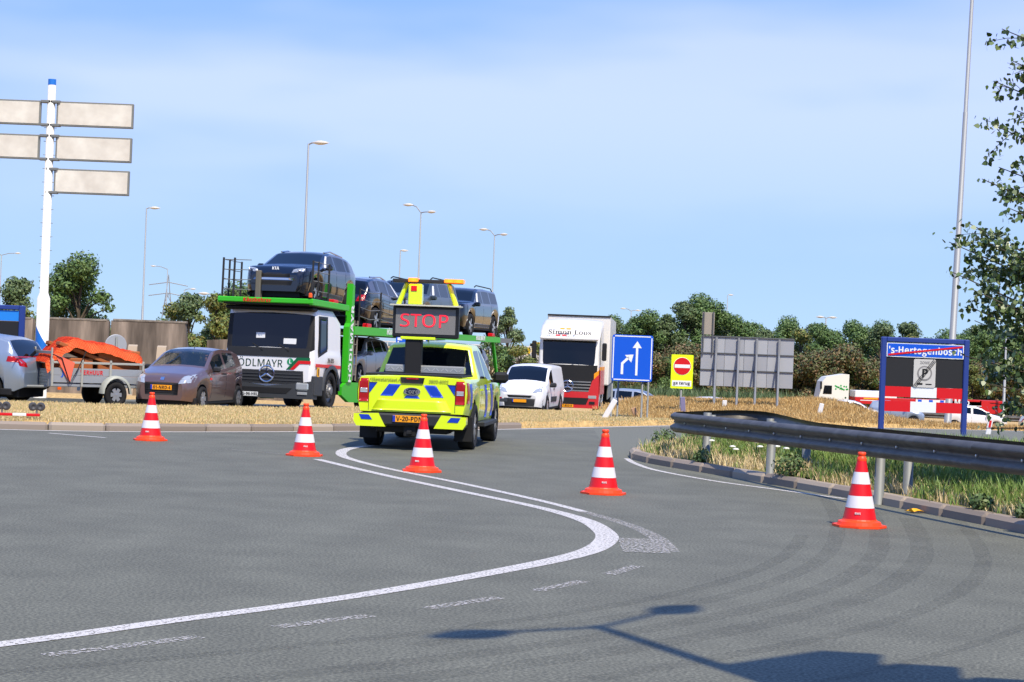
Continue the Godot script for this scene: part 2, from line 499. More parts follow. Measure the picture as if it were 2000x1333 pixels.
func car_face(lf: Loft, n: Node3D, y: float, w: float, grille_h := 0.12):
	# generic nose: lamps, grille, lower intake; tail lamps at the rear
	both(lf, n, "headlight", "front", [[w * 0.55, y], [w * 0.93, y + 0.05], [w * 0.93, y + 0.16], [w * 0.6, y + 0.1]], M.lamp_glass, 0.008)
	patch(lf, n, "grille", "front", [[-w * 0.5, y - grille_h], [w * 0.5, y - grille_h], [w * 0.5, y - 0.01], [-w * 0.5, y - 0.01]], M.black_trim, 0.006)
	patch(lf, n, "lower_grille", "front", [[-w * 0.55, y - 0.34], [w * 0.55, y - 0.34], [w * 0.6, y - 0.22], [-w * 0.6, y - 0.22]], M.black_trim, 0.006)
	both(lf, n, "tail_light", "rear", [[w * 0.6, y + 0.05], [w * 0.9, y + 0.08], [w * 0.9, y + 0.26], [w * 0.68, y + 0.24]], M.red_lamp, 0.01)

func door_lines(lf: Loft, n: Node3D, xs: Array, y0: float, y1: float):
	for x in xs: both(lf, n, "door_gap", "flank", [[x - 0.007, y0], [x + 0.007, y0], [x + 0.007, y1], [x - 0.007, y1]], M.black_trim, 0.002)

func handles(lf: Loft, n: Node3D, xs: Array, y: float, m: Material):
	for x in xs: both(lf, n, "door_handle", "flank", [[x - 0.1, y - 0.018], [x + 0.1, y - 0.018], [x + 0.1, y + 0.018], [x - 0.1, y + 0.018]], m, 0.03)

# ---------------------------------------------------------------- plants
func leaf_mesh(blobs: Array, n: int, size: float, cols: Array, seed_: int, hang := 0.0) -> ArrayMesh:
	# many small leaf clumps spread through blobs [centre, radii]
	var r := RandomNumberGenerator.new(); r.seed = seed_
	var v := PackedVector3Array(); var c := PackedColorArray(); var nn := PackedVector3Array()
	var tot := 0.0
	for b in blobs: tot += b[1].x * b[1].y * b[1].z
	for b in blobs:
		var cnt := int(n * b[1].x * b[1].y * b[1].z / tot) + 4
		for i in cnt:
			var d := Vector3(r.randfn(), r.randfn(), r.randfn()).normalized()
			var rad := pow(r.randf(), 0.4) * (0.8 + 0.35 * r.randf())
			var p: Vector3 = b[0] + d * rad * b[1]
			var nrm := (d + Vector3(r.randfn(), r.randfn() + 0.4, r.randfn()) * 0.6).normalized()
			var u := nrm.cross(Vector3(r.randfn(), r.randfn(), r.randfn())).normalized()
			var w := nrm.cross(u)
			var s := size * r.randf_range(0.6, 1.4)
			var col: Color = cols[r.randi() % cols.size()]
			col = col * r.randf_range(0.75, 1.25); col.a = 1
			var q := [p - u * s, p - w * s * 0.55 + u * s * 0.1, p + u * s, p + w * s * 0.55 - u * s * 0.1]
			for k in [0, 2, 1, 0, 3, 2]:
				v.append(q[k]); c.append(col); nn.append(nrm)
	var a := []; a.resize(Mesh.ARRAY_MAX)
	a[Mesh.ARRAY_VERTEX] = v; a[Mesh.ARRAY_COLOR] = c; a[Mesh.ARRAY_NORMAL] = nn
	var m := ArrayMesh.new(); m.add_surface_from_arrays(Mesh.PRIMITIVE_TRIANGLES, a)
	return m

var tree_kinds := []
func make_tree_kind(h: float, w: float, cols: Array, seed_: int, n := 2600, leaf := 0.2, low := 0.12) -> Dictionary:
	var r := RandomNumberGenerator.new(); r.seed = seed_
	var blobs := []
	var limbs := ST(); limbs.set_smooth_group(0)
	tube(limbs, [Vector3(0, -0.3, 0), Vector3(0.05, h * 0.3, 0.02), Vector3(-0.04, h * 0.6, 0.03), Vector3(0.02, h * 0.88, 0)], h * 0.026, h * 0.006, 7)
	for i in 26:
		var t := r.randf_range(low + 0.06, 0.97)
		var spread := w * 0.5 * sin(PI * clampf(t * 0.85 + 0.12, 0, 1)) * r.randf_range(0.45, 0.95)
		var an := i * 2.4 + r.randf() * 0.8
		var c := Vector3(cos(an) * spread, h * t, sin(an) * spread)
		var s := w * r.randf_range(0.08, 0.21)
		blobs.append([c, Vector3(s, s * r.randf_range(0.6, 0.95), s)])
		tube(limbs, [Vector3(0, h * t * 0.72, 0), c * Vector3(0.5, 0.92, 0.5), c], h * 0.01, h * 0.003, 5)
	blobs.append([Vector3(0, h * 0.9, 0), Vector3(w * 0.16, h * 0.1, w * 0.16)])
	limbs.generate_normals()
	return {"trunk": limbs.commit(), "crown": leaf_mesh(blobs, n, leaf, cols, seed_ + 7)}

func tree(kind: int, at: Vector3, scale_: float, turn: float, label: String, group: String, called := "tree", cat := "tree", sy := 1.0):
	var n := thing(called, label, cat, at, turn, group)
	n.scale = Vector3(scale_, scale_ * sy, scale_)
	for k in ["trunk", "crown"]:
		var o := MeshInstance3D.new(); o.name = k; o.mesh = tree_kinds[kind][k]
		o.material_override = M.bark if k == "trunk" else M.leaves
		n.add_child(o, true)

func tuft_mesh(nb: int, h: float, spread: float, cols: Array, seed_: int, w := 0.006) -> ArrayMesh:
	var r := RandomNumberGenerator.new(); r.seed = seed_
	var v := PackedVector3Array(); var c := PackedColorArray(); var nn := PackedVector3Array()
	for i in nb:
		var a := r.randf() * TAU
		var b := Vector3(r.randfn() * spread, 0, r.randfn() * spread)
		var l := h * r.randf_range(0.5, 1.2)
		var lean := Vector3(cos(a), 0, sin(a)) * l * r.randf_range(0.1, 0.7)
		var s := Vector3(-sin(a), 0, cos(a)).rotated(Vector3.UP, r.randf() * 3.0) * w
		var m := b + Vector3(0, l * 0.6, 0) + lean * 0.4
		var t := b + Vector3(0, l, 0) + lean
		var col: Color = cols[r.randi() % cols.size()] * r.randf_range(0.8, 1.2); col.a = 1
		var q := [b - s, b + s, m + s * 0.7, b - s, m + s * 0.7, m - s * 0.7, m - s * 0.7, m + s * 0.7, t]
		for k in 9:
			var f := (k / 3) * 3
			v.append(q[k]); c.append(col); nn.append((q[f + 2] - q[f]).cross(q[f + 1] - q[f]).normalized())
	var ar := []; ar.resize(Mesh.ARRAY_MAX)
	ar[Mesh.ARRAY_VERTEX] = v; ar[Mesh.ARRAY_COLOR] = c; ar[Mesh.ARRAY_NORMAL] = nn
	var me := ArrayMesh.new(); me.add_surface_from_arrays(Mesh.PRIMITIVE_TRIANGLES, ar)
	return me

func scatter(called: String, label: String, mesh: Mesh, spots: Array, smin: float, smax: float, seed_: int, cat := "grass"):
	var r := RandomNumberGenerator.new(); r.seed = seed_
	var mm := MultiMesh.new()
	mm.transform_format = MultiMesh.TRANSFORM_3D; mm.mesh = mesh; mm.instance_count = spots.size()
	for i in spots.size():
		var s := r.randf_range(smin, smax)
		mm.set_instance_transform(i, Transform3D(Basis(Vector3.UP, r.randf() * TAU).scaled(Vector3(s, s * r.randf_range(0.7, 1.2), s)), spots[i]))
	var o := MultiMeshInstance3D.new(); o.name = called; o.multimesh = mm; o.material_override = M.leaves
	add_child(o, true)
	tag(o, label, cat, "", "stuff")

# ---------------------------------------------------------------- street furniture
func lamp_post(at: Vector3, h: float, arms: Array, label: String, r := 0.09):
	# arms: [dx, dz, rise] per head, in metres
	var n := thing("street_lamp", label, "street lamp", at, 0.0, "street lamps over the junction")
	var st := ST(); st.set_smooth_group(0)
	tube(st, [Vector3.ZERO, Vector3(0, h * 0.45, 0)], r, r * 0.85, 10)
	tube(st, [Vector3(0, h * 0.45, 0), Vector3(0, h, 0)], r * 0.7, r * 0.45, 10)
	obj("pole", st, M.galv, n)
	for a in arms:
		var d := Vector3(a[0], 0, a[1])
		var e := Vector3(0, h, 0) + d + Vector3(0, a[2], 0)
		if d.length() > 0.3:
			var t := ST(); tube(t, [Vector3(0, h - 0.05, 0), Vector3(0, h, 0) + d * 0.5 + Vector3(0, a[2] * 0.75, 0), e], r * 0.4, r * 0.35, 7)
			obj("arm", t, M.galv, n)
		var dir := d.normalized() if d.length() > 0.01 else Vector3.RIGHT
		var hd := ST(); hd.set_smooth_group(0)
		var q := Transform3D(Basis(dir, Vector3.UP, dir.cross(Vector3.UP)), e + dir * 0.3)
		var prof := []
		for k in 9: prof.append(Vector2(sin(PI * k / 8.0) * 0.17 + 0.001, -0.5 + k / 8.0))
		lathe(hd, prof, 12, q * Transform3D(Basis(Vector3(0, 0, 1), -PI / 2).scaled_local(Vector3(1, 1, 1)), Vector3.ZERO) * Transform3D(Basis.from_scale(Vector3(0.7, 1, 1.3)), Vector3.ZERO))
		obj("lamp_head", hd, M.lamp_shell, n)

func cone(at: Vector3, turn: float, label: String, tilt := 0.0):
	var n := thing("traffic_cone", label, "traffic cone", at, turn, "traffic cones across the slip road")
	n.rotation.x = tilt
	var H := 0.79
	var R := func(y): return lerpf(0.178, 0.045, (y - 0.075) / (0.72 - 0.075))
	var b := ST()
	var oct := PackedVector2Array()
	for k in 8: oct.append(Vector2(cos(TAU * (k + 0.5) / 8), sin(TAU * (k + 0.5) / 8)) * 0.285)
	prism(b, oct, 0.024, Transform3D(Basis(Vector3.RIGHT, -PI / 2), Vector3.ZERO))
	lathe(b, [Vector2(0.235, 0.024), Vector2(0.225, 0.058), Vector2(0.2, 0.066), Vector2(0.185, 0.072), Vector2(0.178, 0.085)], 24)
	obj("base", b, M.cone_orange, n)
	var ys := [0.078, 0.205, 0.33, 0.455, 0.58, 0.7]
	for i in 5:
		var s := ST(); s.set_smooth_group(0)
		var o := 0.002 if i % 2 == 1 else 0.0
		lathe(s, [Vector2(R.call(ys[i]) + o, ys[i]), Vector2(R.call(ys[i + 1]) + o, ys[i + 1])], 24)
		obj("white_band" if i % 2 == 1 else "red_band", s, M.cone_white if i % 2 == 1 else M.cone_red, n)
	var t := ST(); t.set_smooth_group(0)
	lathe(t, [Vector2(0.05, 0.695), Vector2(0.052, 0.715), Vector2(0.045, 0.735), Vector2(0.036, 0.745), Vector2(0.036, 0.752), Vector2(0.043, 0.76), Vector2(0.043, 0.785), Vector2(0.034, H), Vector2(0.001, H)], 20)
	obj("top", t, M.cone_orange, n)
	text(n, "RWS", 0.022, Transform3D(Basis(Vector3.UP, -0.5), Vector3(sin(-0.5) * 0.168, 0.15, cos(-0.5) * 0.168)), M.white_paint, "Droid Sans", true)

# W-beam guard rail along (x, d, y-of-top) points; face is toward `side`
func guard_rail(pts: Array, posts: Array, label: String, side := 1.0, spacers := true, half := false):
	var n := thing("guard_rail", label, "guard rail")
	var prof := [Vector2(0.0, 0.0), Vector2(0.035, -0.012), Vector2(0.08, -0.05), Vector2(0.08, -0.085), Vector2(0.01, -0.13), Vector2(0.0, -0.155), Vector2(0.01, -0.18), Vector2(0.08, -0.225), Vector2(0.08, -0.26), Vector2(0.035, -0.298), Vector2(0.0, -0.31)]
	var total := pts.size()
	var i0 := 0
	while i0 < total - 1:
		var i1 := mini(i0 + 6, total - 1)
		var st := ST(); st.set_smooth_group(0)
		var prev := []
		for i in range(i0, i1 + 1):
			var a: Vector3 = pts[maxi(i - 1, 0)]; var b: Vector3 = pts[mini(i + 1, total - 1)]
			var t := Vector2(b.x - a.x, b.y - a.y).normalized()
			var nn := Vector2(-t.y, t.x) * side
			var rows := []
			for th in [0.0, 0.006]:
				var row := []
				for q in prof: row.append(Vector3(pts[i].x + nn.x * (q.x - th), pts[i].z + q.y, -(pts[i].y + nn.y * (q.x - th))))
				rows.append(row)
			if i > i0:
				for th in 2:
					for k in prof.size() - 1: quad(st, prev[th][k], rows[th][k], rows[th][k + 1], prev[th][k + 1])
			prev = rows
		obj("rail_section", st, M.rail, n)
		# bolts
		var bt := ST()
		for i in range(i0, i1, 2):
			var a: Vector3 = pts[i]; var b: Vector3 = pts[i + 1]
			var t := Vector2(b.x - a.x, b.y - a.y).normalized(); var nn := Vector2(-t.y, t.x) * side
			var c := Vector3(a.x + nn.x * 0.012, a.z - 0.155, -(a.y + nn.y * 0.012))
			lathe(bt, [Vector2(0.016, -0.01), Vector2(0.016, 0.008), Vector2(0.001, 0.012)], 8, Transform3D(Basis(Quaternion(Vector3.UP, Vector3(nn.x, 0, -nn.y).normalized())), c))
		obj("bolt", bt, mt("bolt", Color(0.8, 0.8, 0.8), 0.35, 0.7), n)
		i0 = i1
	for p in posts:
		var st := ST(); st.set_smooth_group(0)
		tube(st, [Vector3(p[0], p[2] - 0.3, -p[1]), Vector3(p[0], p[3], -p[1])], 0.062, 0.062, 12)
		obj("post", st, M.galv_post, n)

func sign_posts(n: Node3D, xs: Array, z: float, h: float, r := 0.03):
	for x in xs:
		var st := ST(); st.set_smooth_group(0)
		tube(st, [Vector3(x, -0.25, z), Vector3(x, h, z)], r, r, 10)
		obj("post", st, M.galv_post, n)

func panel(n: Node, called: String, c: Vector3, s: Vector3, m: Material, r := 0.04) -> MeshInstance3D:
	# upright rounded plate facing +z, front face at c.z + s.z / 2
	var st := ST()
	prism(st, rrect(s.x, s.y, r, c.x, c.y), s.z, Transform3D(Basis.IDENTITY, Vector3(0, 0, c.z - s.z / 2)))
	return obj(called, st, m, n)

# ================================================================ scene
func _ready():
	rng.seed = 11
	# camera, sky, sun, exposure
	var cam := Camera3D.new(); cam.name = "camera"
	cam.fov = 19.9; cam.far = 4000.0; cam.near = 0.1
	add_child(cam)
	cam.transform = Transform3D(Basis(Vector3.RIGHT, deg_to_rad(0.2)) * Basis(Vector3.BACK, deg_to_rad(2.2)), Vector3(0, 1.75, 0))
	cam.current = true
	var env := Environment.new()
	env.background_mode = Environment.BG_SKY
	var sk := ProceduralSkyMaterial.new()
	sk.sky_top_color = Color(0.43, 0.62, 0.97)
	sk.sky_horizon_color = Color(0.71, 0.835, 0.945)
	sk.sky_curve = 0.12
	sk.ground_horizon_color = Color(0.6, 0.62, 0.58); sk.ground_bottom_color = Color(0.3, 0.3, 0.28)
	sk.sun_angle_max = 1.0
	sk.sky_cover = cloud_cover()
	sk.sky_cover_modulate = Color(1, 1, 1, 1)
	var sky := Sky.new(); sky.sky_material = sk
	env.sky = sky
	env.tonemap_mode = Environment.TONE_MAPPER_LINEAR
	env.tonemap_exposure = 1.18
	env.sdfgi_enabled = true; env.ssao_enabled = true; env.ssil_enabled = true
	var we := WorldEnvironment.new(); we.name = "world_environment"; we.environment = env
	add_child(we)
	var sun := DirectionalLight3D.new(); sun.name = "sun"
	sun.light_energy = 1.6; sun.light_angular_distance = 0.5; sun.light_color = Color(1.0, 0.955, 0.88); sun.shadow_enabled = true
	add_child(sun)
	sun.basis = Basis.looking_at(-Vector3(0.235, 0.819, 0.522), Vector3.UP)
	base_materials()
	build_ground()
	build_markings()
	build_vegetation()
	build_far()
	build_signs()
	build_rails()
	build_queue()
	build_transporter()
	build_pickup()
	build_small()

func cloud_cover() -> ImageTexture:
	var n := FastNoiseLite.new(); n.seed = 5; n.frequency = 0.006; n.fractal_octaves = 5; n.fractal_gain = 0.55
	var w := 2048; var h := 1024
	var im := Image.create(w, h, false, Image.FORMAT_RGBA8)
	im.fill(Color(0, 0, 0, 0))
	for y in range(300, 512):
		var el := (512.0 - y) / 512.0 * 90.0
		for x in w:
			var an := TAU * x / w
			# thin streaks, stretched along the horizon
			var v := n.get_noise_3d(cos(an) * 260.0, el * 26.0, sin(an) * 260.0)
			var u := n.get_noise_3d(cos(an) * 90.0 + 500.0, el * 9.0, sin(an) * 90.0)
			var a := clampf(0.3 + v * 1.5 + u * 1.3, 0.0, 1.0) * 0.33 * smoothstep(1.5, 8.0, el)
			im.set_pixel(x, y, Color(0.84, 0.72, 0.68, a))
	return ImageTexture.create_from_image(im)

func base_materials():
	M.black_trim = mt("black_trim", Color(0.035, 0.035, 0.04), 0.7)
	mt("dark_plastic", Color(0.13, 0.135, 0.14), 0.6)
	mt("glass", Color(0.025, 0.035, 0.045), 0.04, 0.0, {"metallic_specular": 0.5})
	mt("clear_glass", Color(0.1, 0.14, 0.15, 0.55), 0.03, 0.0, {"transparency": BaseMaterial3D.TRANSPARENCY_ALPHA})
	mt("lamp_glass", Color(0.72, 0.74, 0.75), 0.08, 0.45)
	mt("red_lamp", Color(0.62, 0.01, 0.02), 0.25)
	mt("amber", Color(0.9, 0.35, 0.03), 0.2)
	mt("chrome", Color(0.8, 0.8, 0.82), 0.12, 1.0)
	mt("galv", Color(0.56, 0.57, 0.575), 0.55, 0.3)
	mt("galv_post", Color(0.47, 0.48, 0.47), 0.6, 0.3)
	mt("lamp_shell", Color(0.78, 0.76, 0.72), 0.5)
	mt("white_paint", Color(0.86, 0.86, 0.85), 0.45)
	mt("cone_orange", Color(0.98, 0.27, 0.05), 0.5)
	mt("cone_red", Color(0.85, 0.03, 0.05), 0.4)
	mt("cone_white", Color(0.88, 0.86, 0.85), 0.35)
	mt("bark", Color(0.3, 0.26, 0.2), 0.9)
	mt("leaves", Color(1, 1, 1), 0.6, 0.0, {"vertex_color_use_as_albedo": true, "backlight_enabled": true, "backlight": Color(0.12, 0.16, 0.04), "cull_mode": BaseMaterial3D.CULL_DISABLED})
	mt("sign_blue", Color(0.0, 0.32, 0.78), 0.4)
	mt("sign_white", Color(0.88, 0.89, 0.89), 0.4)
	mt("sign_red", Color(0.8, 0.03, 0.06), 0.4)
	mt("sign_back", Color(0.66, 0.67, 0.68), 0.5, 0.2)
	mt("frame_blue", Color(0.12, 0.22, 0.5), 0.5)
	mt("black_board", Color(0.085, 0.085, 0.09), 0.6)
	mt("ink", Color(0.03, 0.03, 0.03), 0.6)
	var rail := mt("rail", Color(1, 1, 1), 0.5, 0.25)
	world_tex(rail, noise_tex(31, 0.02, Color(0.24, 0.22, 0.195), Color(0.42, 0.41, 0.385), 256, 4), 2.0)
	var con := mt("concrete", Color(1, 1, 1), 0.9)
	world_tex(con, noise_tex(32, 0.02, Color(0.36, 0.33, 0.3), Color(0.62, 0.59, 0.54), 512, 5), 2.5)
	var wall := mt("wall_concrete", Color(1, 1, 1), 0.9)
	wall.uv1_triplanar = true; wall.uv1_world_triplanar = true
	wall.albedo_texture = noise_tex(33, 0.008, Color(0.25, 0.22, 0.19), Color(0.64, 0.58, 0.52), 512, 5)
	wall.uv1_scale = Vector3(0.37, 0.05, 0.37)
	var asp := mt("asphalt", Color(1, 1, 1), 0.82)
	world_tex(asp, noise_tex(34, 0.07, Color(0.24, 0.242, 0.205), Color(0.575, 0.57, 0.495), 1024, 5, FastNoiseLite.TYPE_SIMPLEX_SMOOTH, [[0.5, Color(0.405, 0.404, 0.343)]]), 2.3)
	var dry := mt("dry_ground", Color(1, 1, 1), 0.95)
	world_tex(dry, noise_tex(35, 0.05, Color(0.56, 0.44, 0.25), Color(0.88, 0.75, 0.5), 512, 5), 3.0)
	var grn := mt("verge_soil", Color(1, 1, 1), 0.95)
	world_tex(grn, noise_tex(36, 0.04, Color(0.28, 0.3, 0.12), Color(0.62, 0.54, 0.28), 512, 5), 2.5)
	mt("road_paint", Color(0.83, 0.81, 0.78), 0.6)
	# worn paint: flakes of white left on the stones
	var wp := mt("worn_paint", Color(0.72, 0.7, 0.67), 0.7, 0.0, {"transparency": BaseMaterial3D.TRANSPARENCY_ALPHA})
	world_tex(wp, noise_tex(37, 0.035, Color(1, 1, 1, 0), Color(1, 1, 1, 1), 1024, 4, FastNoiseLite.TYPE_SIMPLEX_SMOOTH, [[0.46, Color(1, 1, 1, 0)], [0.66, Color(1, 1, 1, 0.85)]]), 1.5)
	var lp := mt("line_paint", Color(0.77, 0.75, 0.715), 0.6, 0.0, {"transparency": BaseMaterial3D.TRANSPARENCY_ALPHA})
	world_tex(lp, noise_tex(38, 0.04, Color(1, 1, 1, 0), Color(1, 1, 1, 1), 1024, 4, FastNoiseLite.TYPE_SIMPLEX_SMOOTH, [[0.26, Color(1, 1, 1, 0)], [0.4, Color(1, 1, 1, 1)]]), 1.5)
	var rub := mt("tyre_rubber", Color(0.13, 0.13, 0.135), 0.8, 0.0, {"transparency": BaseMaterial3D.TRANSPARENCY_ALPHA})
	world_tex(rub, noise_tex(39, 0.03, Color(1, 1, 1, 0.0), Color(1, 1, 1, 0.15), 512, 5), 1.8)

func sheet(called: String, polys: Array, y: float, m: Material) -> MeshInstance3D:
	var st := ST()
	for poly in polys:
		var pv := PackedVector2Array(poly)
		var idx := Geometry2D.triangulate_polygon(pv)
		for i in range(0, idx.size(), 3):
			tri(st, Vector3(pv[idx[i]].x, y, -pv[idx[i]].y), Vector3(pv[idx[i + 1]].x, y, -pv[idx[i + 1]].y), Vector3(pv[idx[i + 2]].x, y, -pv[idx[i + 2]].y))
	var o := obj(called, st, m)
	structure(o)
	return o

func build_ground():
	# ground to the horizon; its rows follow the median kerb
	var xs := []
	var x := -900.0
	while x <= 900.0:
		xs.append(x)
		x += 100.0 if absf(x + 1) > 150 else (20.0 if absf(x + 0.1) > 44 else 0.8)
	var ks := [-140.0, -40.0, -20.0, -5.0, -0.12, 0.14, 0.35]
	var k := 0.8
	while k < 60: ks.append(k); k += 0.7
	while k < 130: ks.append(k); k += 4.0
	for e in [150.0, 200.0, 400.0, 900.0, 2500.0]: ks.append(e)
	var st := ST(); st.set_smooth_group(0)
	var rows := []
	for kk in ks:
		var row := []
		for xx in xs:
			var d: float = pl(KERB, xx) + kk
			row.append(Vector3(xx, ground_h(xx, d), -d))
		rows.append(row)
	for i in ks.size() - 1:
		for j in xs.size() - 1: quad(st, rows[i][j], rows[i + 1][j], rows[i + 1][j + 1], rows[i][j + 1])
	structure(obj("ground", st, M.dry_ground))
	# near road: everything in front of the median kerb
	var near := []
	for q in KERB: near.append(Vector2(q[0], q[1] + 0.1))
	near.append(Vector2(40, -20)); near.append(Vector2(-40, -20))
	sheet("road", [near], 0.0, M.asphalt)
	# road with the waiting traffic
	var st2 := ST()
	strip(st2, smooth_pts(QUEUE, 10), 6.7, 0.0, true)
	structure(obj("road_behind_median", st2, M.asphalt))
	# lower road beyond the bank
	var st3 := ST()
	strip(st3, [Vector2(9, 119), Vector2(30, 114), Vector2(60, 108), Vector2(120, 100)], 9.0, -2.06)
	structure(obj("lower_road", st3, M.asphalt))
	# median kerb
	var stone := ST(); box(stone, Vector3(0, 0.02, 0), Vector3(0.992, 0.23, 0.22), Transform3D.IDENTITY, 0.045)
	stone.generate_normals(); var sm_ := stone.commit()
	var kerbs := [kerb_line("median_kerb", smooth_pts(KERB.slice(1, 6).map(func(q): return Vector2(q[0], q[1])), 12), sm_)]
	var ip := island_poly()
	var loop := []
	for i in range(-3, 9): loop.append(ip[(i + ip.size()) % ip.size()])
	kerbs.append(kerb_line("verge_kerb", smooth_pts(loop, 6), sm_))
	# verge island with the guard rail
	var pts := PackedVector2Array(ip)
	var r := RandomNumberGenerator.new(); r.seed = 3
	var yy := 14.5
	while yy < 48:
		var xq := 2.2
		while xq < 24:
			var q := Vector2(xq + r.randf() * 0.3, yy + r.randf() * 0.3)
			if is_island(q.x, q.y): pts.append(q)
			xq += 0.7 if xq < 9 else 2.0
		yy += 0.7
	var idx := Geometry2D.triangulate_delaunay(pts)
	var si := ST(); si.set_smooth_group(0)
	for i in range(0, idx.size(), 3):
		var a := pts[idx[i]]; var b := pts[idx[i + 1]]; var c := pts[idx[i + 2]]
		var m := (a + b + c) / 3
		if not is_island(m.x, m.y): continue
		tri(si, Vector3(a.x, island_h(a.x, a.y), -a.y), Vector3(b.x, island_h(b.x, b.y), -b.y), Vector3(c.x, island_h(c.x, c.y), -c.y))
	structure(obj("verge", si, M.verge_soil))

func kerb_line(called: String, pts: Array, mesh: Mesh) -> Node3D:
	var n := Node3D.new(); n.name = called; add_child(n, true); structure(n)
	var cv := Curve2D.new()
	for p in pts: cv.add_point(p)
	var L := cv.get_baked_length()
	var s := 0.5
	var cols := [mt("kerb_a", Color(0.55, 0.5, 0.45), 0.9), mt("kerb_b", Color(0.5, 0.455, 0.41), 0.9), mt("kerb_c", Color(0.6, 0.55, 0.49), 0.9)]
	var i := 0
	while s < L:
		var a := cv.sample_baked(s - 0.45); var b := cv.sample_baked(s + 0.45)
		var t := (b - a).normalized()
		var o := MeshInstance3D.new(); o.name = "kerb_stone"; o.mesh = mesh
		o.material_override = cols[(i * 7 + i / 3) % 3]
		n.add_child(o, true)
		var q := (a + b) / 2
		o.transform = Transform3D(Basis(Vector3(t.x, 0, -t.y), Vector3.UP, Vector3(t.x, 0, -t.y).cross(Vector3.UP)), Vector3(q.x, -0.005 + rng.randf() * 0.008, -q.y))
		s += 1.0; i += 1
	return n

func v2(a: Array) -> Array:
	return a.map(func(q): return Vector2(q[0], q[1]) if q.size() == 2 else Vector3(q[0], q[1], q[2]))

func marking(called: String, pts: Array, w: float, m: Material, y := 0.004):
	var st := ST()
	strip(st, pts, w, y)
	structure(obj(called, st, m))

func build_markings():
	# solid line that sweeps round the nose, widest at the turn
	marking("solid_line", smooth_pts(v2([[-4.6, 8.3, 0.15], [-2.77, 10.75, 0.15], [-2.04, 11.85, 0.15], [-1.0, 13.4, 0.16], [0.07, 15.4, 0.19], [0.7, 16.85, 0.21], [0.95, 18.1, 0.22], [0.94, 19.15, 0.21], [0.78, 20.2, 0.19], [0.32, 21.55, 0.15], [-0.55, 23.4, 0.14], [-1.63, 25.75, 0.14], [-2.8, 28.6, 0.14]]), 8), 0.15, M.line_paint)
	marking("inner_line", smooth_pts(v2([[-2.25, 33.1, 0.13], [-2.5, 32.3, 0.16], [-2.63, 31.2, 0.18], [-2.55, 29.9, 0.16], [-2.27, 28.75, 0.13], [-1.62, 27.0, 0.12], [-0.58, 24.75, 0.12], [0.37, 22.48, 0.12], [0.85, 21.1, 0.12]]), 8), 0.12, M.line_paint)
	marking("worn_line", smooth_pts(v2([[0.85, 21.1, 0.12], [1.12, 20.2, 0.14], [1.33, 19.3, 0.15], [1.45, 18.3, 0.17], [1.47, 17.2, 0.17]]), 8), 0.13, M.worn_paint)
	marking("worn_patch", [Vector2(1.27, 18.25), Vector2(1.25, 17.0)], 0.42, M.worn_paint, 0.0075)
	var dashes := [[[-3.3, 9.65], [-3.05, 9.95]], [[-2.44, 10.45], [-1.75, 11.3]], [[-1.36, 11.8], [-0.84, 12.45]], [[-0.49, 12.9], [-0.02, 13.6]], [[0.24, 14.05], [0.61, 14.75]], [[0.82, 15.25], [1.1, 15.95]]]
	for d in dashes: marking("worn_dash", v2(d), 0.12, M.worn_paint)
	marking("edge_line", smooth_pts(v2(KERB.slice(1, 9).map(func(q): return [q[0], q[1] - 0.32])), 10), 0.12, M.road_paint)
	marking("verge_edge_line", smooth_pts(v2([[1.96, 32.0], [2.02, 30.6], [2.25, 29.0], [2.9, 27.1], [3.5, 26.0], [4.29, 24.6]]), 8), 0.1, M.line_paint)
	marking("faded_line", v2([[-7.79, 32.98], [-6.67, 32.22]]), 0.07, M.road_paint)
	marking("faded_line", v2([[-4.4, 30.3], [-3.3, 29.5]]), 0.05, M.worn_paint)
	# dark oily film worn into the lanes
	var film := mt("road_film", Color(0.1, 0.1, 0.1), 0.75, 0.0, {"transparency": BaseMaterial3D.TRANSPARENCY_ALPHA})
	world_tex(film, noise_tex(45, 0.012, Color(1, 1, 1, 0.0), Color(1, 1, 1, 0.17), 1024, 6), 17.0)
	sheet("road_film", [[Vector2(-30, 6), Vector2(6, 6), Vector2(5.2, 20.5), Vector2(3.1, 27.5), Vector2(1.7, 32), Vector2(1.9, 43), Vector2(-0.2, 41.2), Vector2(-3.1, 37.6), Vector2(-6.5, 34.5), Vector2(-9, 33.3), Vector2(-30, 32.5)]], 0.0008, film)
	# tyre rubber laid down round the bend
	var path := [[4.6, 26.0], [4.15, 22.0], [3.7, 19.2], [3.2, 17.0], [2.45, 14.9], [1.4, 13.0], [-0.2, 11.0], [-2.4, 9.0]]
	for o in [[0.0, 0.2, 0, 8], [0.42, 0.16, 0, 7], [-0.4, 0.22, 1, 8], [-0.95, 0.15, 1, 7], [0.75, 0.14, 2, 8], [-1.75, 0.1, 0, 8]]:
		var q := []
		for i in range(o[2], o[3]):
			var a: Array = path[maxi(i - 1, 0)]; var b: Array = path[mini(i + 1, 7)]
			var t := Vector2(b[0] - a[0], b[1] - a[1]).normalized()
			q.append(Vector2(path[i][0], path[i][1]) + Vector2(t.y, -t.x) * o[0])
		marking("tyre_mark", smooth_pts(q, 8), o[1], M.tyre_rubber, 0.002 + 0.0003 * o[2] + 0.0004 * absf(o[0]))

func on_ground(x: float, d: float) -> Vector3:
	return Vector3(x, ground_h(x, d), -d)

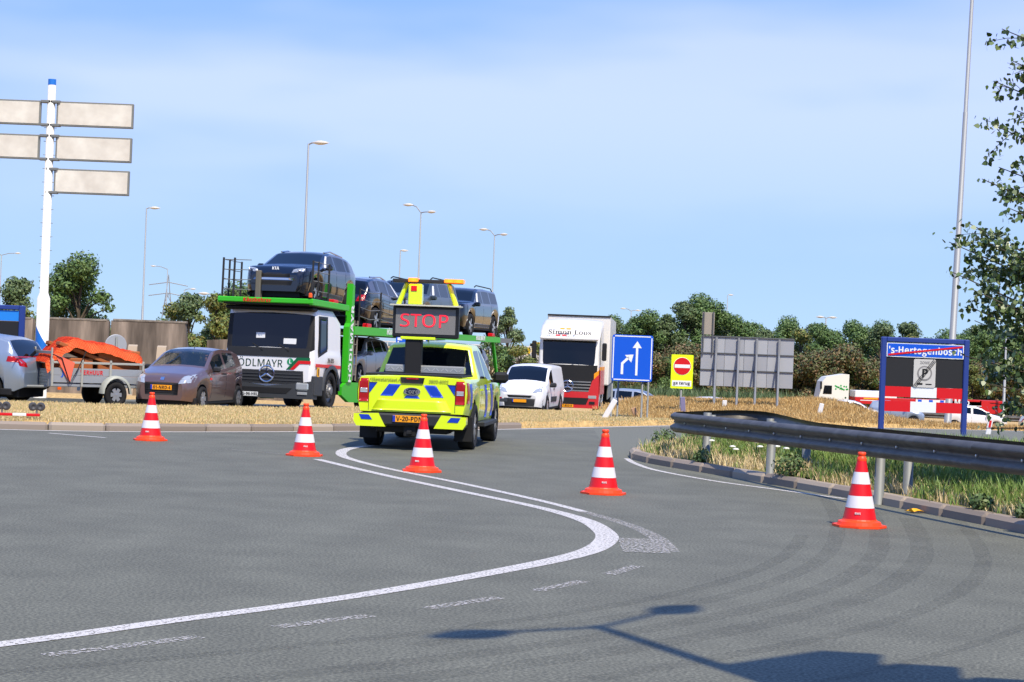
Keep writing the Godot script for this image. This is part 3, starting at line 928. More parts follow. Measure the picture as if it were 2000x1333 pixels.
func build_vegetation():
	var g1 := [Color(0.065, 0.124, 0.026), Color(0.098, 0.169, 0.036), Color(0.130, 0.202, 0.052), Color(0.072, 0.130, 0.036)]
	var g2 := [Color(0.078, 0.130, 0.039), Color(0.111, 0.156, 0.052), Color(0.130, 0.176, 0.065), Color(0.065, 0.104, 0.039)]
	var g3 := [Color(0.130, 0.169, 0.033), Color(0.169, 0.195, 0.039), Color(0.098, 0.143, 0.033), Color(0.195, 0.169, 0.039)]
	var g4 := [Color(0.143, 0.104, 0.039), Color(0.091, 0.111, 0.033), Color(0.182, 0.111, 0.046), Color(0.078, 0.098, 0.026), Color(0.117, 0.130, 0.039)]
	tree_kinds = [make_tree_kind(8, 5.6, g1, 101, 13000, 0.105, 0.08), make_tree_kind(7, 4.6, g2, 102, 10500, 0.1, 0.05), make_tree_kind(6, 4.8, g3, 103, 10500, 0.1, 0.02), make_tree_kind(4, 5.0, g4, 104, 10500, 0.095, 0.0), make_tree_kind(8, 3.6, g2, 105, 9500, 0.095, 0.04), make_tree_kind(6, 5.0, g1, 106, 10500, 0.1, 0.02)]
	var H := [8.0, 7.0, 6.0, 4.0, 8.0, 6.0]
	var names := ["dark green round tree", "grey green loose tree", "yellow green bushy tree", "brownish thorn bush", "slim pale green tree", "deep green dense bush"]
	var r := RandomNumberGenerator.new(); r.seed = 77
	# x, depth, height, kind, where
	var L := [[-29.0, 130, 9.0, 0, "behind the concrete wall beside the guide sign mast"], [-30.8, 134, 7.6, 0, "behind the concrete wall beside the guide sign mast"], [-33.2, 130, 7.5, 1, "at the end of the concrete wall by the blue framed board"], [-35.0, 128, 7.0, 4, "at the end of the concrete wall by the blue framed board"], [-31.5, 124, 5.6, 2, "behind the guide sign mast"],
		[-25.2, 140, 5.6, 5, "behind the concrete wall top"], [-23.0, 132, 6.6, 2, "behind the concrete wall end"], [-21.6, 130, 6.9, 1, "behind the concrete wall end"], [-20.3, 134, 6.6, 4, "behind the low wall"], [-19.2, 126, 7.0, 2, "behind the low wall next to the transporter cab"], [-18.0, 128, 7.4, 0, "behind the low wall next to the transporter cab"], [-16.6, 130, 7.0, 5, "behind the transporter cab"], [-27.0, 150, 5.4, 5, "behind the concrete wall top"],
		[-1.2, 118, 4.6, 5, "behind the transporter deck end"], [0.4, 116, 4.1, 2, "between transporter and red truck"], [1.8, 118, 4.3, 2, "between transporter and red truck"], [-0.3, 150, 7.4, 4, "beyond the transporter deck end"]]
	for i in 24:
		var x := 7.6 + i * 1.5
		var tops := pl([[7, 6.4], [10, 7.0], [13, 7.2], [15.2, 8.6], [17, 6.8], [20, 6.2], [24, 6.3], [27, 6.8], [30, 6.0], [33, 6.2], [38, 7.2], [44, 7.0]], x)
		L.append([x * 1.13, 170 + r.randf_range(-4, 8), 1.13 * tops * r.randf_range(0.9, 1.04), [1, 5, 0, 4, 1, 0][i % 6] if x < 18 else [5, 0, 1, 5, 2, 0][i % 6], "in the tree belt beyond the lower road"])
	for i in 15:
		var x := 8.0 + i * 2.6
		L.append([x * 1.15, 192 + r.randf_range(-4, 6), r.randf_range(7.4, 8.4), [0, 1, 5][i % 3], "at the back of the tree belt"])
	for i in 19:
		var x := 9.5 + i * 1.55
		L.append([x * 1.16, 160 + r.randf_range(-2, 3), r.randf_range(4.0, 5.0) * (1.1 if x > 17 and x < 25 else 1.0), 3 if (x > 17 and x < 25) or i % 4 == 0 else [2, 5, 3][i % 3], "along the far edge of the lower road"])
	for q in L:
		var k: int = q[3]
		var s: float = q[2] / H[k]
		tree(k, Vector3(q[0], base_h(q[1]) - 0.1, -q[1]), s, r.randf() * TAU, names[k] + " " + q[4], "trees and bushes round the junction", "bush" if k in [3, 5] else "tree", "bush" if k in [3, 5] else "tree")
	# grasses
	var straw := [Color(0.62, 0.48, 0.25), Color(0.72, 0.58, 0.33), Color(0.52, 0.4, 0.19), Color(0.66, 0.55, 0.31), Color(0.4, 0.37, 0.15)]
	var green := [Color(0.15, 0.25, 0.045), Color(0.2, 0.29, 0.06), Color(0.12, 0.2, 0.035), Color(0.28, 0.31, 0.1)]
	var spots := []
	var pn := FastNoiseLite.new(); pn.seed = 21; pn.frequency = 0.9
	for i in 24000:
		var x := r.randf_range(-13.5, 6.5)
		var k := 0.16 + 13.0 * pow(r.randf(), 1.25)
		var d := pl(KERB, x) + k
		if seg_dist(Vector2(x, d), QUEUE) < 3.5: continue
		if pn.get_noise_2d(x, d) > r.randf_range(0.0, 0.45): continue
		spots.append(on_ground(x, d))
	scatter("median_dry_grass", "short straw coloured dry grass covering the median", tuft_mesh(14, 0.048, 0.08, straw, 1, 0.006), spots, 0.7, 1.3, 2)
	spots = []
	for i in 16000:
		var d := r.randf_range(48, 70); var x := r.randf_range(3.0, 16.0)
		if d - pl(KERB, x) < 0.2 or seg_dist(Vector2(x, d), QUEUE) < 3.5: continue
		spots.append(on_ground(x, d))
	scatter("bank_dry_grass", "dry matted grass on the bank and the heap behind the signs", tuft_mesh(12, 0.11, 0.12, [Color(0.5, 0.33, 0.12), Color(0.58, 0.4, 0.17), Color(0.4, 0.25, 0.09), Color(0.55, 0.42, 0.19)], 3, 0.009), spots, 0.7, 1.4, 4)
	spots = []
	var dryspots := []
	var ip := island_poly(); ip.append(ip[0])
	var nz := FastNoiseLite.new(); nz.seed = 9; nz.frequency = 0.35
	for i in 42000:
		var d := r.randf_range(15, 47); var x := r.randf_range(2.2, 15.0)
		if not is_island(x, d): continue
		var e := seg_dist(Vector2(x, d), ip)
		if e < 0.12: continue
		var p := Vector3(x, island_h(x, d), -d)
		var g := nz.get_noise_2d(x * 2, d * 2) + sm(0.3, 1.3, e) * 0.9 - 0.45 + 0.35 * sm(30, 24, d)
		if r.randf() < clampf(0.5 + g, 0.06, 0.95): spots.append(p)
		else: dryspots.append(p)
	scatter("verge_green_grass", "long green grass under the guard rail", tuft_mesh(12, 0.18, 0.07, green, 5, 0.007), spots, 0.6, 1.25, 6)
	scatter("verge_dry_grass", "dry yellow grass along the verge kerb", tuft_mesh(10, 0.13, 0.07, straw, 7, 0.006), dryspots, 0.6, 1.3, 8)
	spots = []
	for i in 5000: 
		var x := r.randf_range(6.0, 15.5); var d := r.randf_range(103, 111)
		spots.append(Vector3(x, base_h(d) + bank(x, d), -d))
	scatter("reeds", "band of tall green reeds beyond the dry bank", tuft_mesh(9, 1.15, 0.22, [Color(0.1, 0.15, 0.05), Color(0.14, 0.17, 0.07), Color(0.2, 0.19, 0.09)], 9, 0.03), spots, 0.7, 1.2, 10, "reeds")
	# single weeds
	for q in [[3.9, 26.75, 0.42, "tall bushy green weed at the kerb beside the second rail post"], [2.95, 29.4, 0.26, "low green weed in front of the first rail post"], [5.35, 21.9, 0.24, "small green weed by the yellow wrapper"], [5.6, 20.9, 0.22, "low green weed at the kerb past the yellow wrapper"], [2.75, 34.0, 0.4, "dark green weed at the nose of the verge"], [3.3, 34.6, 0.34, "dark green weed behind the guard rail tip"]]:
		var n := thing("weed", q[3], "weed", Vector3(q[0], island_h(q[0], q[1]) - 0.02 if is_island(q[0], q[1]) else 0.0, -q[1]), r.randf() * 6, "weeds along the verge kerb")
		var o := MeshInstance3D.new(); o.name = "foliage"; o.material_override = M.leaves
		o.mesh = leaf_mesh([[Vector3(0, q[2] * 0.4, 0), Vector3(q[2] * 0.6, q[2] * 0.5, q[2] * 0.6)]], 420, 0.03, [Color(0.06, 0.11, 0.025), Color(0.09, 0.14, 0.04), Color(0.12, 0.16, 0.05)], int(q[1] * 10))
		n.add_child(o, true)
		var s := ST(); tube(s, [Vector3(0, -0.05, 0), Vector3(0.02, q[2] * 0.8, 0)], 0.008, 0.004, 5)
		obj("stem", s, M.leaves if false else M.bark, n)
	# white umbels on the verge
	for i in 14:
		var x := 2.9 + r.randf() * 1.5; var d := 30.6 - (x - 2.9) * 1.2 + r.randf_range(-0.5, 0.8)
		if not is_island(x, d): continue
		var n := thing("white_flower", "white flat flower head on a thin stem in the verge", "flower", Vector3(x, island_h(x, d), -d), 0.0, "white flowers in the verge")
		var h := r.randf_range(0.16, 0.3)
		var s := ST(); tube(s, [Vector3.ZERO, Vector3(0.02, h, 0)], 0.004, 0.003, 5); obj("stem", s, mt("stem", Color(0.3, 0.38, 0.15), 0.8), n)
		var f := ST()
		lathe(f, [Vector2(0.05, h), Vector2(0.045, h + 0.014), Vector2(0.02, h + 0.024), Vector2(0.001, h + 0.025)], 9)
		obj("flower_head", f, mt("petal", Color(0.85, 0.85, 0.8), 0.7), n)
	poplar()

func poplar():
	# tree beside the road whose branches reach into view
	var n := thing("poplar_tree", "poplar with round glossy leaves reaching over the town sign", "tree", Vector3(8.6, 0.25, -23.5))
	var r := RandomNumberGenerator.new(); r.seed = 19
	var tr := ST(); tr.set_smooth_group(0)
	tube(tr, [Vector3(0, -0.4, 0), Vector3(0.05, 1.5, 0), Vector3(-0.05, 3.5, 0.1), Vector3(0.1, 6.5, 0), Vector3(0.05, 8.5, 0)], 0.16, 0.03, 10)
	obj("trunk", tr, M.bark, n)
	# branch tips relative to the trunk foot
	var tips := [[-2.5, 4.4, 0.1, 1.0], [-2.2, 4.6, 0.0, 1.0], [-2.4, 5.6, -0.1, 1.0], [-2.3, 3.6, 0.0, 1.2], [-2.6, 2.85, -0.1, 1.4], [-2.7, 2.2, 0.1, 1.2], [-2.35, 1.55, 0.0, 1.2], [-3.18, 3.2, 0.2, 1.5], [-2.9, 3.0, -0.3, 1.2], [-2.95, 2.62, 0.1, 1.4], [-2.6, 2.95, 0.5, 1.2], [-2.45, 2.75, -0.5, 1.2], [-2.75, 2.4, 0.4, 1.1], [-2.35, 2.3, 0.0, 1.2], [-2.3, 3.4, 0.2, 1.0], [-2.62, 3.75, 0.1, 0.9], [-2.3, 3.95, -0.4, 0.8], [-2.5, 4.95, 0.0, 0.8], [-2.35, 5.15, 0.3, 0.7], [-2.55, 2.05, -0.3, 1.0], [-2.4, 1.75, 0.2, 1.1], [-2.75, 1.62, 0.0, 1.0], [-2.6, 1.3, 0.3, 1.1], [-2.35, 1.05, -0.2, 1.0], [-2.5, 0.75, 0.1, 0.9], [-2.1, 1.4, 0.4, 1.2], [-2.05, 2.6, -0.1, 1.4], [-1.9, 2.2, 0.5, 1.3], [-1.7, 3.2, 0, 1.3], [-1.5, 4.2, 0.4, 1.3], [-1.2, 5.5, -0.3, 1.4], [-0.8, 6.6, 0.3, 1.4], [1.6, 4.0, 0.6, 1.5], [1.8, 2.8, -0.8, 1.5], [0.9, 6.2, -0.4, 1.5], [0.4, 3.4, 1.6, 1.5], [-0.3, 4.4, -1.7, 1.5], [0.3, 7.8, 0.2, 1.3]]
	var br := ST(); br.set_smooth_group(0)
	var v := PackedVector3Array(); var c := PackedColorArray(); var nn := PackedVector3Array()
	var cols := [Color(0.06, 0.1, 0.022), Color(0.09, 0.14, 0.035), Color(0.13, 0.18, 0.055), Color(0.05, 0.085, 0.022), Color(0.22, 0.27, 0.13)]
	for t in tips:
		var tip := Vector3(t[0] - (0.4 if t[0] < -2 and t[0] > -3 else 0.0), t[1], t[2])
		var root := Vector3(0, maxf(0.6, t[1] - 0.55 * absf(t[0])), 0)
		var mid := root.lerp(tip, 0.55) + Vector3(0, 0.12, 0)
		tube(br, [root, mid, tip], 0.03, 0.005, 6)
		var subs := [[mid, tip]]
		for k in 7:
			var a := mid.lerp(tip, r.randf_range(0.05, 0.85))
			var b: Vector3 = a + Vector3(r.randfn() * 0.2 - 0.12 * signf(-t[0]), r.randfn() * 0.16, r.randfn() * 0.22) * t[3]
			tube(br, [a, a.lerp(b, 0.5) + Vector3(0, 0.02, 0), b], 0.006, 0.002, 4)
			subs.append([a, b])
		for s in subs:
			for k in int(30 * t[3]):
				var p: Vector3 = s[0].lerp(s[1], r.randf_range(0.1, 1.05)) + Vector3(r.randfn(), r.randfn(), r.randfn()) * 0.05
				var nr := Vector3(r.randfn() * 0.8, r.randfn() * 0.5 + 0.3, r.randfn() * 0.8 + 0.3).normalized()
				var ax := nr.cross(Vector3(r.randfn(), -1.0 + r.randfn() * 0.4, r.randfn())).normalized().cross(nr)
				var sd := nr.cross(ax)
				var z := r.randf_range(0.024, 0.042)
				var col: Color = cols[r.randi() % cols.size()]
				var o := [p, p + ax * z * 0.5 + sd * z * 0.85, p + ax * z * 1.3 + sd * z * 0.6, p + ax * z * 2.1, p + ax * z * 1.3 - sd * z * 0.6, p + ax * z * 0.5 - sd * z * 0.85]
				for i in [0, 1, 2, 0, 2, 3, 0, 3, 4, 0, 4, 5]:
					v.append(o[i]); c.append(col); nn.append(nr)
	obj("branches", br, M.bark, n)
	var ar := []; ar.resize(Mesh.ARRAY_MAX)
	ar[Mesh.ARRAY_VERTEX] = v; ar[Mesh.ARRAY_COLOR] = c; ar[Mesh.ARRAY_NORMAL] = nn
	var me := ArrayMesh.new(); me.add_surface_from_arrays(Mesh.PRIMITIVE_TRIANGLES, ar)
	var o := MeshInstance3D.new(); o.name = "crown"; o.mesh = me; o.material_override = mt("poplar_leaves", Color(1, 1, 1), 0.38, 0.0, {"vertex_color_use_as_albedo": true, "backlight_enabled": true, "backlight": Color(0.15, 0.2, 0.05), "cull_mode": BaseMaterial3D.CULL_DISABLED})
	n.add_child(o, true)

func build_far():
	# street lamps: x, depth, height above eye, arms, label
	var lamps := [[-10.96, 101, 10.2, [[0.35, 0.1, 0.05]], "tall single arm street lamp rising behind the transporter's first car"], [-30.1, 158, 10.2, [[0.35, 0.0, 0.05]], "single arm street lamp behind the concrete wall"],
		[-7.4, 150, 10.2, [[-0.75, -0.3, 0.55], [0.6, 0.5, 0.0]], "twin headed street lamp above the pickup's light bar"], [-1.95, 177, 10.2, [[-0.75, -0.3, 0.5], [0.6, 0.5, 0.05]], "twin headed street lamp above the last car on the upper deck"], [-12.6, 213, 10.2, [[0.1, 0.0, 0.0]], "small distant street lamp between two cars on the upper deck"],
		[-70.0, 265, 10.0, [[-2.2, 0, 0.4], [1.9, 0, 0.3]], "distant twin arm street lamp over the trees beside the guide sign mast"], [-53.0, 297, 10.0, [[-1.9, 0, 0.4]], "distant lamp with one long arm above the concrete wall"], [35.2, 320, 10.0, [[0.2, 0, 0.1]], "thin distant lamp behind the grey sign back"], [17.6, 290, 6.2, [[-0.9, 0, 0.3], [0.7, 0, 0.1]], "distant twin lamp above the trees by the white box trailer"],
		[33.0, 205, 4.4, [[-0.3, 0, 0.1], [0.4, 0, 0.1]], "white pole with small heads above the low loader"], [37.6, 148, 4.6, [[-0.3, 0.2, 0.1]], "lamp post behind the poplar near the cream car"], [-24.6, 160, 3.3, [[-0.6, 0, 0.2]], "small curved lamp behind the concrete wall"], [-46.6, 275, 6.4, [[0.9, 0, 0.2]], "small distant lamp over the pale trees"]]
	for l in lamps:
		var y0: float = base_h(l[1])
		lamp_post(Vector3(l[0], y0, -l[1]), 1.75 + l[2] - y0, l[3], l[4], 0.11 if l[1] < 200 else 0.13)
	# lattice pylon far away
	var n := thing("power_pylon", "faint lattice power pylon on the skyline", "pylon", Vector3(-160, -2.5, -900))
	var st := ST()
	for s in [-1, 1]:
		tube(st, [Vector3(s * 4, 0, 0), Vector3(s * 0.8, 24, 0), Vector3(0, 32, 0)], 0.25, 0.15, 4)
		for k in 5: tube(st, [Vector3(s * (4 - 0.64 * k), k * 4.8, 0), Vector3(-s * (4 - 0.64 * (k + 1)), (k + 1) * 4.8, 0)], 0.14, 0.14, 4)
	for y in [22.0, 27.0]: tube(st, [Vector3(-9, y, 0), Vector3(0, y + 1.5, 0), Vector3(9, y, 0)], 0.2, 0.2, 4)
	obj("lattice", st, M.galv, n)
	# viaduct with yellow van, behind the gap by the red truck
	n = thing("viaduct", "pale concrete viaduct with railing beyond the bushes", "bridge", Vector3(2.5, -2.5, -190))
	st = ST(); box(st, Vector3(-7, 3.1, 0), Vector3(22, 0.9, 8)); obj("deck", st, mt("pale_concrete", Color(0.68, 0.67, 0.64), 0.85), n)
	st = ST(); box(st, Vector3(-9, 1.3, 0), Vector3(1.2, 2.7, 6)); obj("pier", st, M.pale_concrete, n)
	st = ST()
	for k in 40: box(st, Vector3(-17.7 + k * 0.55, 3.95, 3.9), Vector3(0.1, 0.8, 0.08))
	box(st, Vector3(-7, 4.4, 3.9), Vector3(22, 0.12, 0.12))
	obj("railing", st, mt("pale_rail", Color(0.75, 0.76, 0.76), 0.6), n)
	n = thing("yellow_van", "small yellow van crossing the viaduct", "van", Vector3(2.4, 1.05, -190)); n.scale = Vector3.ONE * 0.6
	st = ST()
	prism(st, PackedVector2Array([Vector2(-1.6, 0.35), Vector2(1.6, 0.35), Vector2(1.6, 2.2), Vector2(-0.6, 2.25), Vector2(-1.2, 1.5), Vector2(-1.6, 1.3)]), 1.7, Transform3D(Basis.IDENTITY, Vector3(0, 0, -0.85)))
	obj("body", st, mt("van_yellow", Color(0.95, 0.75, 0.02), 0.4), n)
	st = ST(); box(st, Vector3(-0.7, 1.75, 0.86), Vector3(0.7, 0.5, 0.03)); obj("side_window", st, M.glass, n)
	for x in [-1.0, 1.0]: wheel(n, Vector3(x, 0.33, 0.75), 0.33, 0.2)
	n = thing("gantry_sign", "grey back of a road sign on the viaduct", "road sign", Vector3(-0.9, 1.0, -192))
	sign_posts(n, [-0.6, 0.7], 0, 3.4, 0.06)
	st = ST(); box(st, Vector3(0, 2.9, 0.1), Vector3(1.9, 1.7, 0.06)); obj("panel", st, mt("dark_panel", Color(0.4, 0.42, 0.44), 0.6), n)
	# low loader on the far road
	n = thing("low_loader", "white truck cab pulling a red low loader trailer beyond the bank", "truck", Vector3(23.6, -2.5, -150))
	st = ST()
	prism(st, PackedVector2Array([Vector2(0.0, 0.5), Vector2(2.3, 0.5), Vector2(2.3, 3.2), Vector2(2.0, 3.22), Vector2(0.55, 2.95), Vector2(0.25, 2.6), Vector2(0.08, 1.7), Vector2(0.0, 1.2)]), 2.5, Transform3D(Basis.IDENTITY, Vector3(0, 0, -1.25)))
	obj("cab", st, mt("truck_white", Color(0.84, 0.84, 0.8), 0.4), n)
	st = ST(); prism(st, PackedVector2Array([Vector2(0.32, 1.65), Vector2(1.0, 1.65), Vector2(1.0, 2.3), Vector2(0.42, 2.3)]), 0.02, Transform3D(Basis.IDENTITY, Vector3(0, 0, 1.25))); obj("side_window", st, M.glass, n)
	st = ST(); box(st, Vector3(0.14, 2.3, 1.38), Vector3(0.12, 0.6, 0.25)); obj("mirror", st, M.black_trim, n)
	var dots := ST()
	var rr := RandomNumberGenerator.new(); rr.seed = 4
	for k in 22:
		var u := rr.randf()
		dots = ST()
		prism(dots, PackedVector2Array([Vector2(0.08, 0), Vector2(0, 0.08), Vector2(-0.08, 0), Vector2(0, -0.08)]), 0.012, Transform3D(Basis.IDENTITY, Vector3(1.2 + u * 1.0, (2.35 - rr.randf() * 0.35) if k < 15 else (0.8 + u * 0.7), 1.25)))
		obj("green_mark", dots, mt("leaf_green", Color(0.1, 0.6, 0.25), 0.5), n)
	st = ST(); box(st, Vector3(7.6, 1.25, 0), Vector3(9.6, 0.5, 2.5)); obj("trailer_bed", st, mt("trailer_red", Color(0.72, 0.05, 0.06), 0.45), n)
	st = ST(); box(st, Vector3(4.4, 1.75, 0), Vector3(3.2, 0.5, 2.45)); obj("white_board", st, M.white_paint, n)
	st = ST(); box(st, Vector3(13.3, 1.1, 0), Vector3(1.9, 1.0, 2.5)); box(st, Vector3(10.9, 1.35, 1.0), Vector3(3.2, 0.55, 0.5)); obj("tail_section", st, M.trailer_red, n)
	st = ST(); box(st, Vector3(5.4, 1.27, 1.255), Vector3(4.4, 0.06, 0.02)); box(st, Vector3(11, 1.16, 1.26), Vector3(3.0, 0.05, 0.02)); obj("white_stripe", st, M.white_paint, n)
	text(n, "v.d. Moo", 0.42, Transform3D(Basis.IDENTITY, Vector3(10.4, 1.4, 1.27)), M.white_paint, "Droid Sans", true, "lettering", true)
	st = ST(); box(st, Vector3(4.0, 1.42, 1.26), Vector3(1.1, 0.1, 0.02)); obj("yellow_stripe", st, mt("letter_yellow", Color(0.9, 0.65, 0.05), 0.5), n)
	st = ST(); box(st, Vector3(8.6, 1.25, 1.262), Vector3(2.3, 0.5, 0.015)); obj("white_board", st, M.white_paint, n)
	for k in 3: 
		st = ST(); box(st, Vector3(7.75 + k * 0.85, 1.25, 1.275), Vector3(0.3, 0.48, 0.015)); obj("blue_band", st, M.sign_blue, n)
	for x in [0.75, 3.4, 4.6, 11.4, 12.4]: wheel(n, Vector3(x, 0.5, 1.05), 0.5, 0.3, "truck")
	# cars on the lower road
	var white := mt("car_white", Color(0.86, 0.86, 0.86), 0.25, 0.0, {"clearcoat_enabled": true})
	var cream := mt("car_cream", Color(0.8, 0.77, 0.62), 0.25, 0.0, {"clearcoat_enabled": true})
	var silver := mt("car_silver", Color(0.6, 0.64, 0.69), 0.3, 0.5, {"clearcoat_enabled": true})
	for q in [["hatchback_car", "white small hatchback following behind the cream car on the lower road", white, Vector3(29.0, -2.06, -113.5), Vector2(1, 0.12)], ["hatchback_car", "cream small car ahead of a white hatchback on the lower road", cream, Vector3(33.0, -2.06, -112), Vector2(1, 0.12)], ["hatchback_car", "white car half hidden behind the dry heap", white, Vector3(22.4, -2.06, -116), Vector2(1, 0.2)], ["hatchback_car", "silver grey car behind the town sign board", silver, Vector3(25.4, -2.06, -119), Vector2(1, 0.2)]]:
		var p := profile("hatch")
		if q[2] == cream: p.top = [[0, 0.66], [0.06, 0.8], [0.3, 0.92], [0.6, 1.0], [1.35, 1.42], [1.6, 1.46], [2.4, 1.48], [3.0, 1.42], [3.3, 1.0], [3.5, 0.7]]; p.ws = [0.66, 1.4]; p.win = [[0.98, 1.8], [1.92, 2.7]]; p.rw = [3.03, 3.28]
		var cr := car(q[0], q[1], "car", p, q[2], q[3], q[4], "", "cover")
		car_face(cr[1], cr[0], 0.62, 0.76); door_lines(cr[1], cr[0], [1.1, 2.05], 0.3, 0.95)
		mirror(cr[0], 1.15, 0.98, 0.76, q[2])
	var sv := car("estate_car", "silver estate car whose roof shows above the dry bank", "car", profile("suv"), silver, Vector3(8.6, -1.72, -97), Vector2(1, 0.25))
	car_face(sv[1], sv[0], 0.8, 0.86)
	sv = car("hatchback_car", "white car roof just above the dry bank", "car", profile("hatch"), white, Vector3(12.0, -1.72, -94), Vector2(1, 0.2))
	car_face(sv[1], sv[0], 0.62, 0.76)
	# far guard rails
	for q in [[0.0, "galvanised guard rail along the far side of the lower road"], [3.5, "second guard rail behind the first along the lower road"]]:
		var pts := []
		for i in 14: pts.append(Vector3(16 + i * 2.0, 124.5 - i * 0.45 + q[0], -1.35))
		guard_rail(pts, [], q[1], -1.0)
		var rn: Node3D = get_child(get_child_count() - 1)
		for i in 7:
			st = ST(); box(st, Vector3(17 + i * 4.0, -1.85, -(124.3 - i * 0.9 + q[0] + 0.15)), Vector3(0.12, 1.1, 0.1)); obj("post", st, M.galv_post, rn)
	# blue flag signs by the low loader
	n = thing("blue_banner", "small blue banner on a pole above the white truck cab", "banner", Vector3(32.9, -2.5, -172))
	sign_posts(n, [0], 0, 4.6, 0.05)
	st = ST(); box(st, Vector3(0.3, 3.7, 0), Vector3(0.5, 1.7, 0.06)); obj("banner", st, mt("banner_blue", Color(0.08, 0.2, 0.6), 0.6), n)
	# concrete wall at the left
	n = thing("concrete_wall", "weathered concrete retaining wall of tilted panels", "wall")
	var xs := [-20.5, -17.4, -14.9, -12.6, -10.15]
	for i in 4:
		st = ST()
		var a: float = xs[i]; var b: float = xs[i + 1] - 0.03
		prism(st, PackedVector2Array([Vector2(a, -0.6), Vector2(b + (0.25 if i == 3 else 0.0), -0.6), Vector2(b - (0.1 if i == 3 else 0.0), 2.02 + 0.03 * i), Vector2(a, 2.0 + 0.03 * i)]), 0.3, Transform3D(Basis(Vector3.RIGHT, -0.09), Vector3(0, 0.02, -60.4 - 0.25 * i)))
		obj("wall_panel", st, M.wall_concrete, n)
		st = ST(); box(st, Vector3((a + b) / 2, 2.06 + 0.03 * i, -60.42 - 0.25 * i), Vector3(b - a - 0.12, 0.07, 0.3)); obj("coping", st, M.concrete, n)
	for x in [-11.75, -10.85]:
		st = ST()
		prism(st, PackedVector2Array([Vector2(0, -0.6), Vector2(0.75, -0.6), Vector2(0.12, 1.35), Vector2(0, 1.4)]), 0.28, Transform3D(Basis(Vector3.UP, -PI / 2), Vector3(x + 0.14, 0, -60.4)))
		obj("buttress", st, mt("buttress", Color(0.66, 0.6, 0.52), 0.9), n)
	st = ST(); prism(st, PackedVector2Array([Vector2(-10.3, -0.8), Vector2(-7.0, -1.0), Vector2(-7.0, 1.85), Vector2(-10.3, 1.62)]), 0.3, Transform3D(Basis.IDENTITY, Vector3(0, 0, -66)))
	obj("low_wall_panel", st, M.wall_concrete, n)

func arrow_part(n: Node, poly: Array, z: float, m: Material, called := "arrow"):
	var st := ST()
	prism(st, PackedVector2Array(v2(poly)), 0.004, Transform3D(Basis.IDENTITY, Vector3(0, 0, z)))
	obj(called, st, m, n)

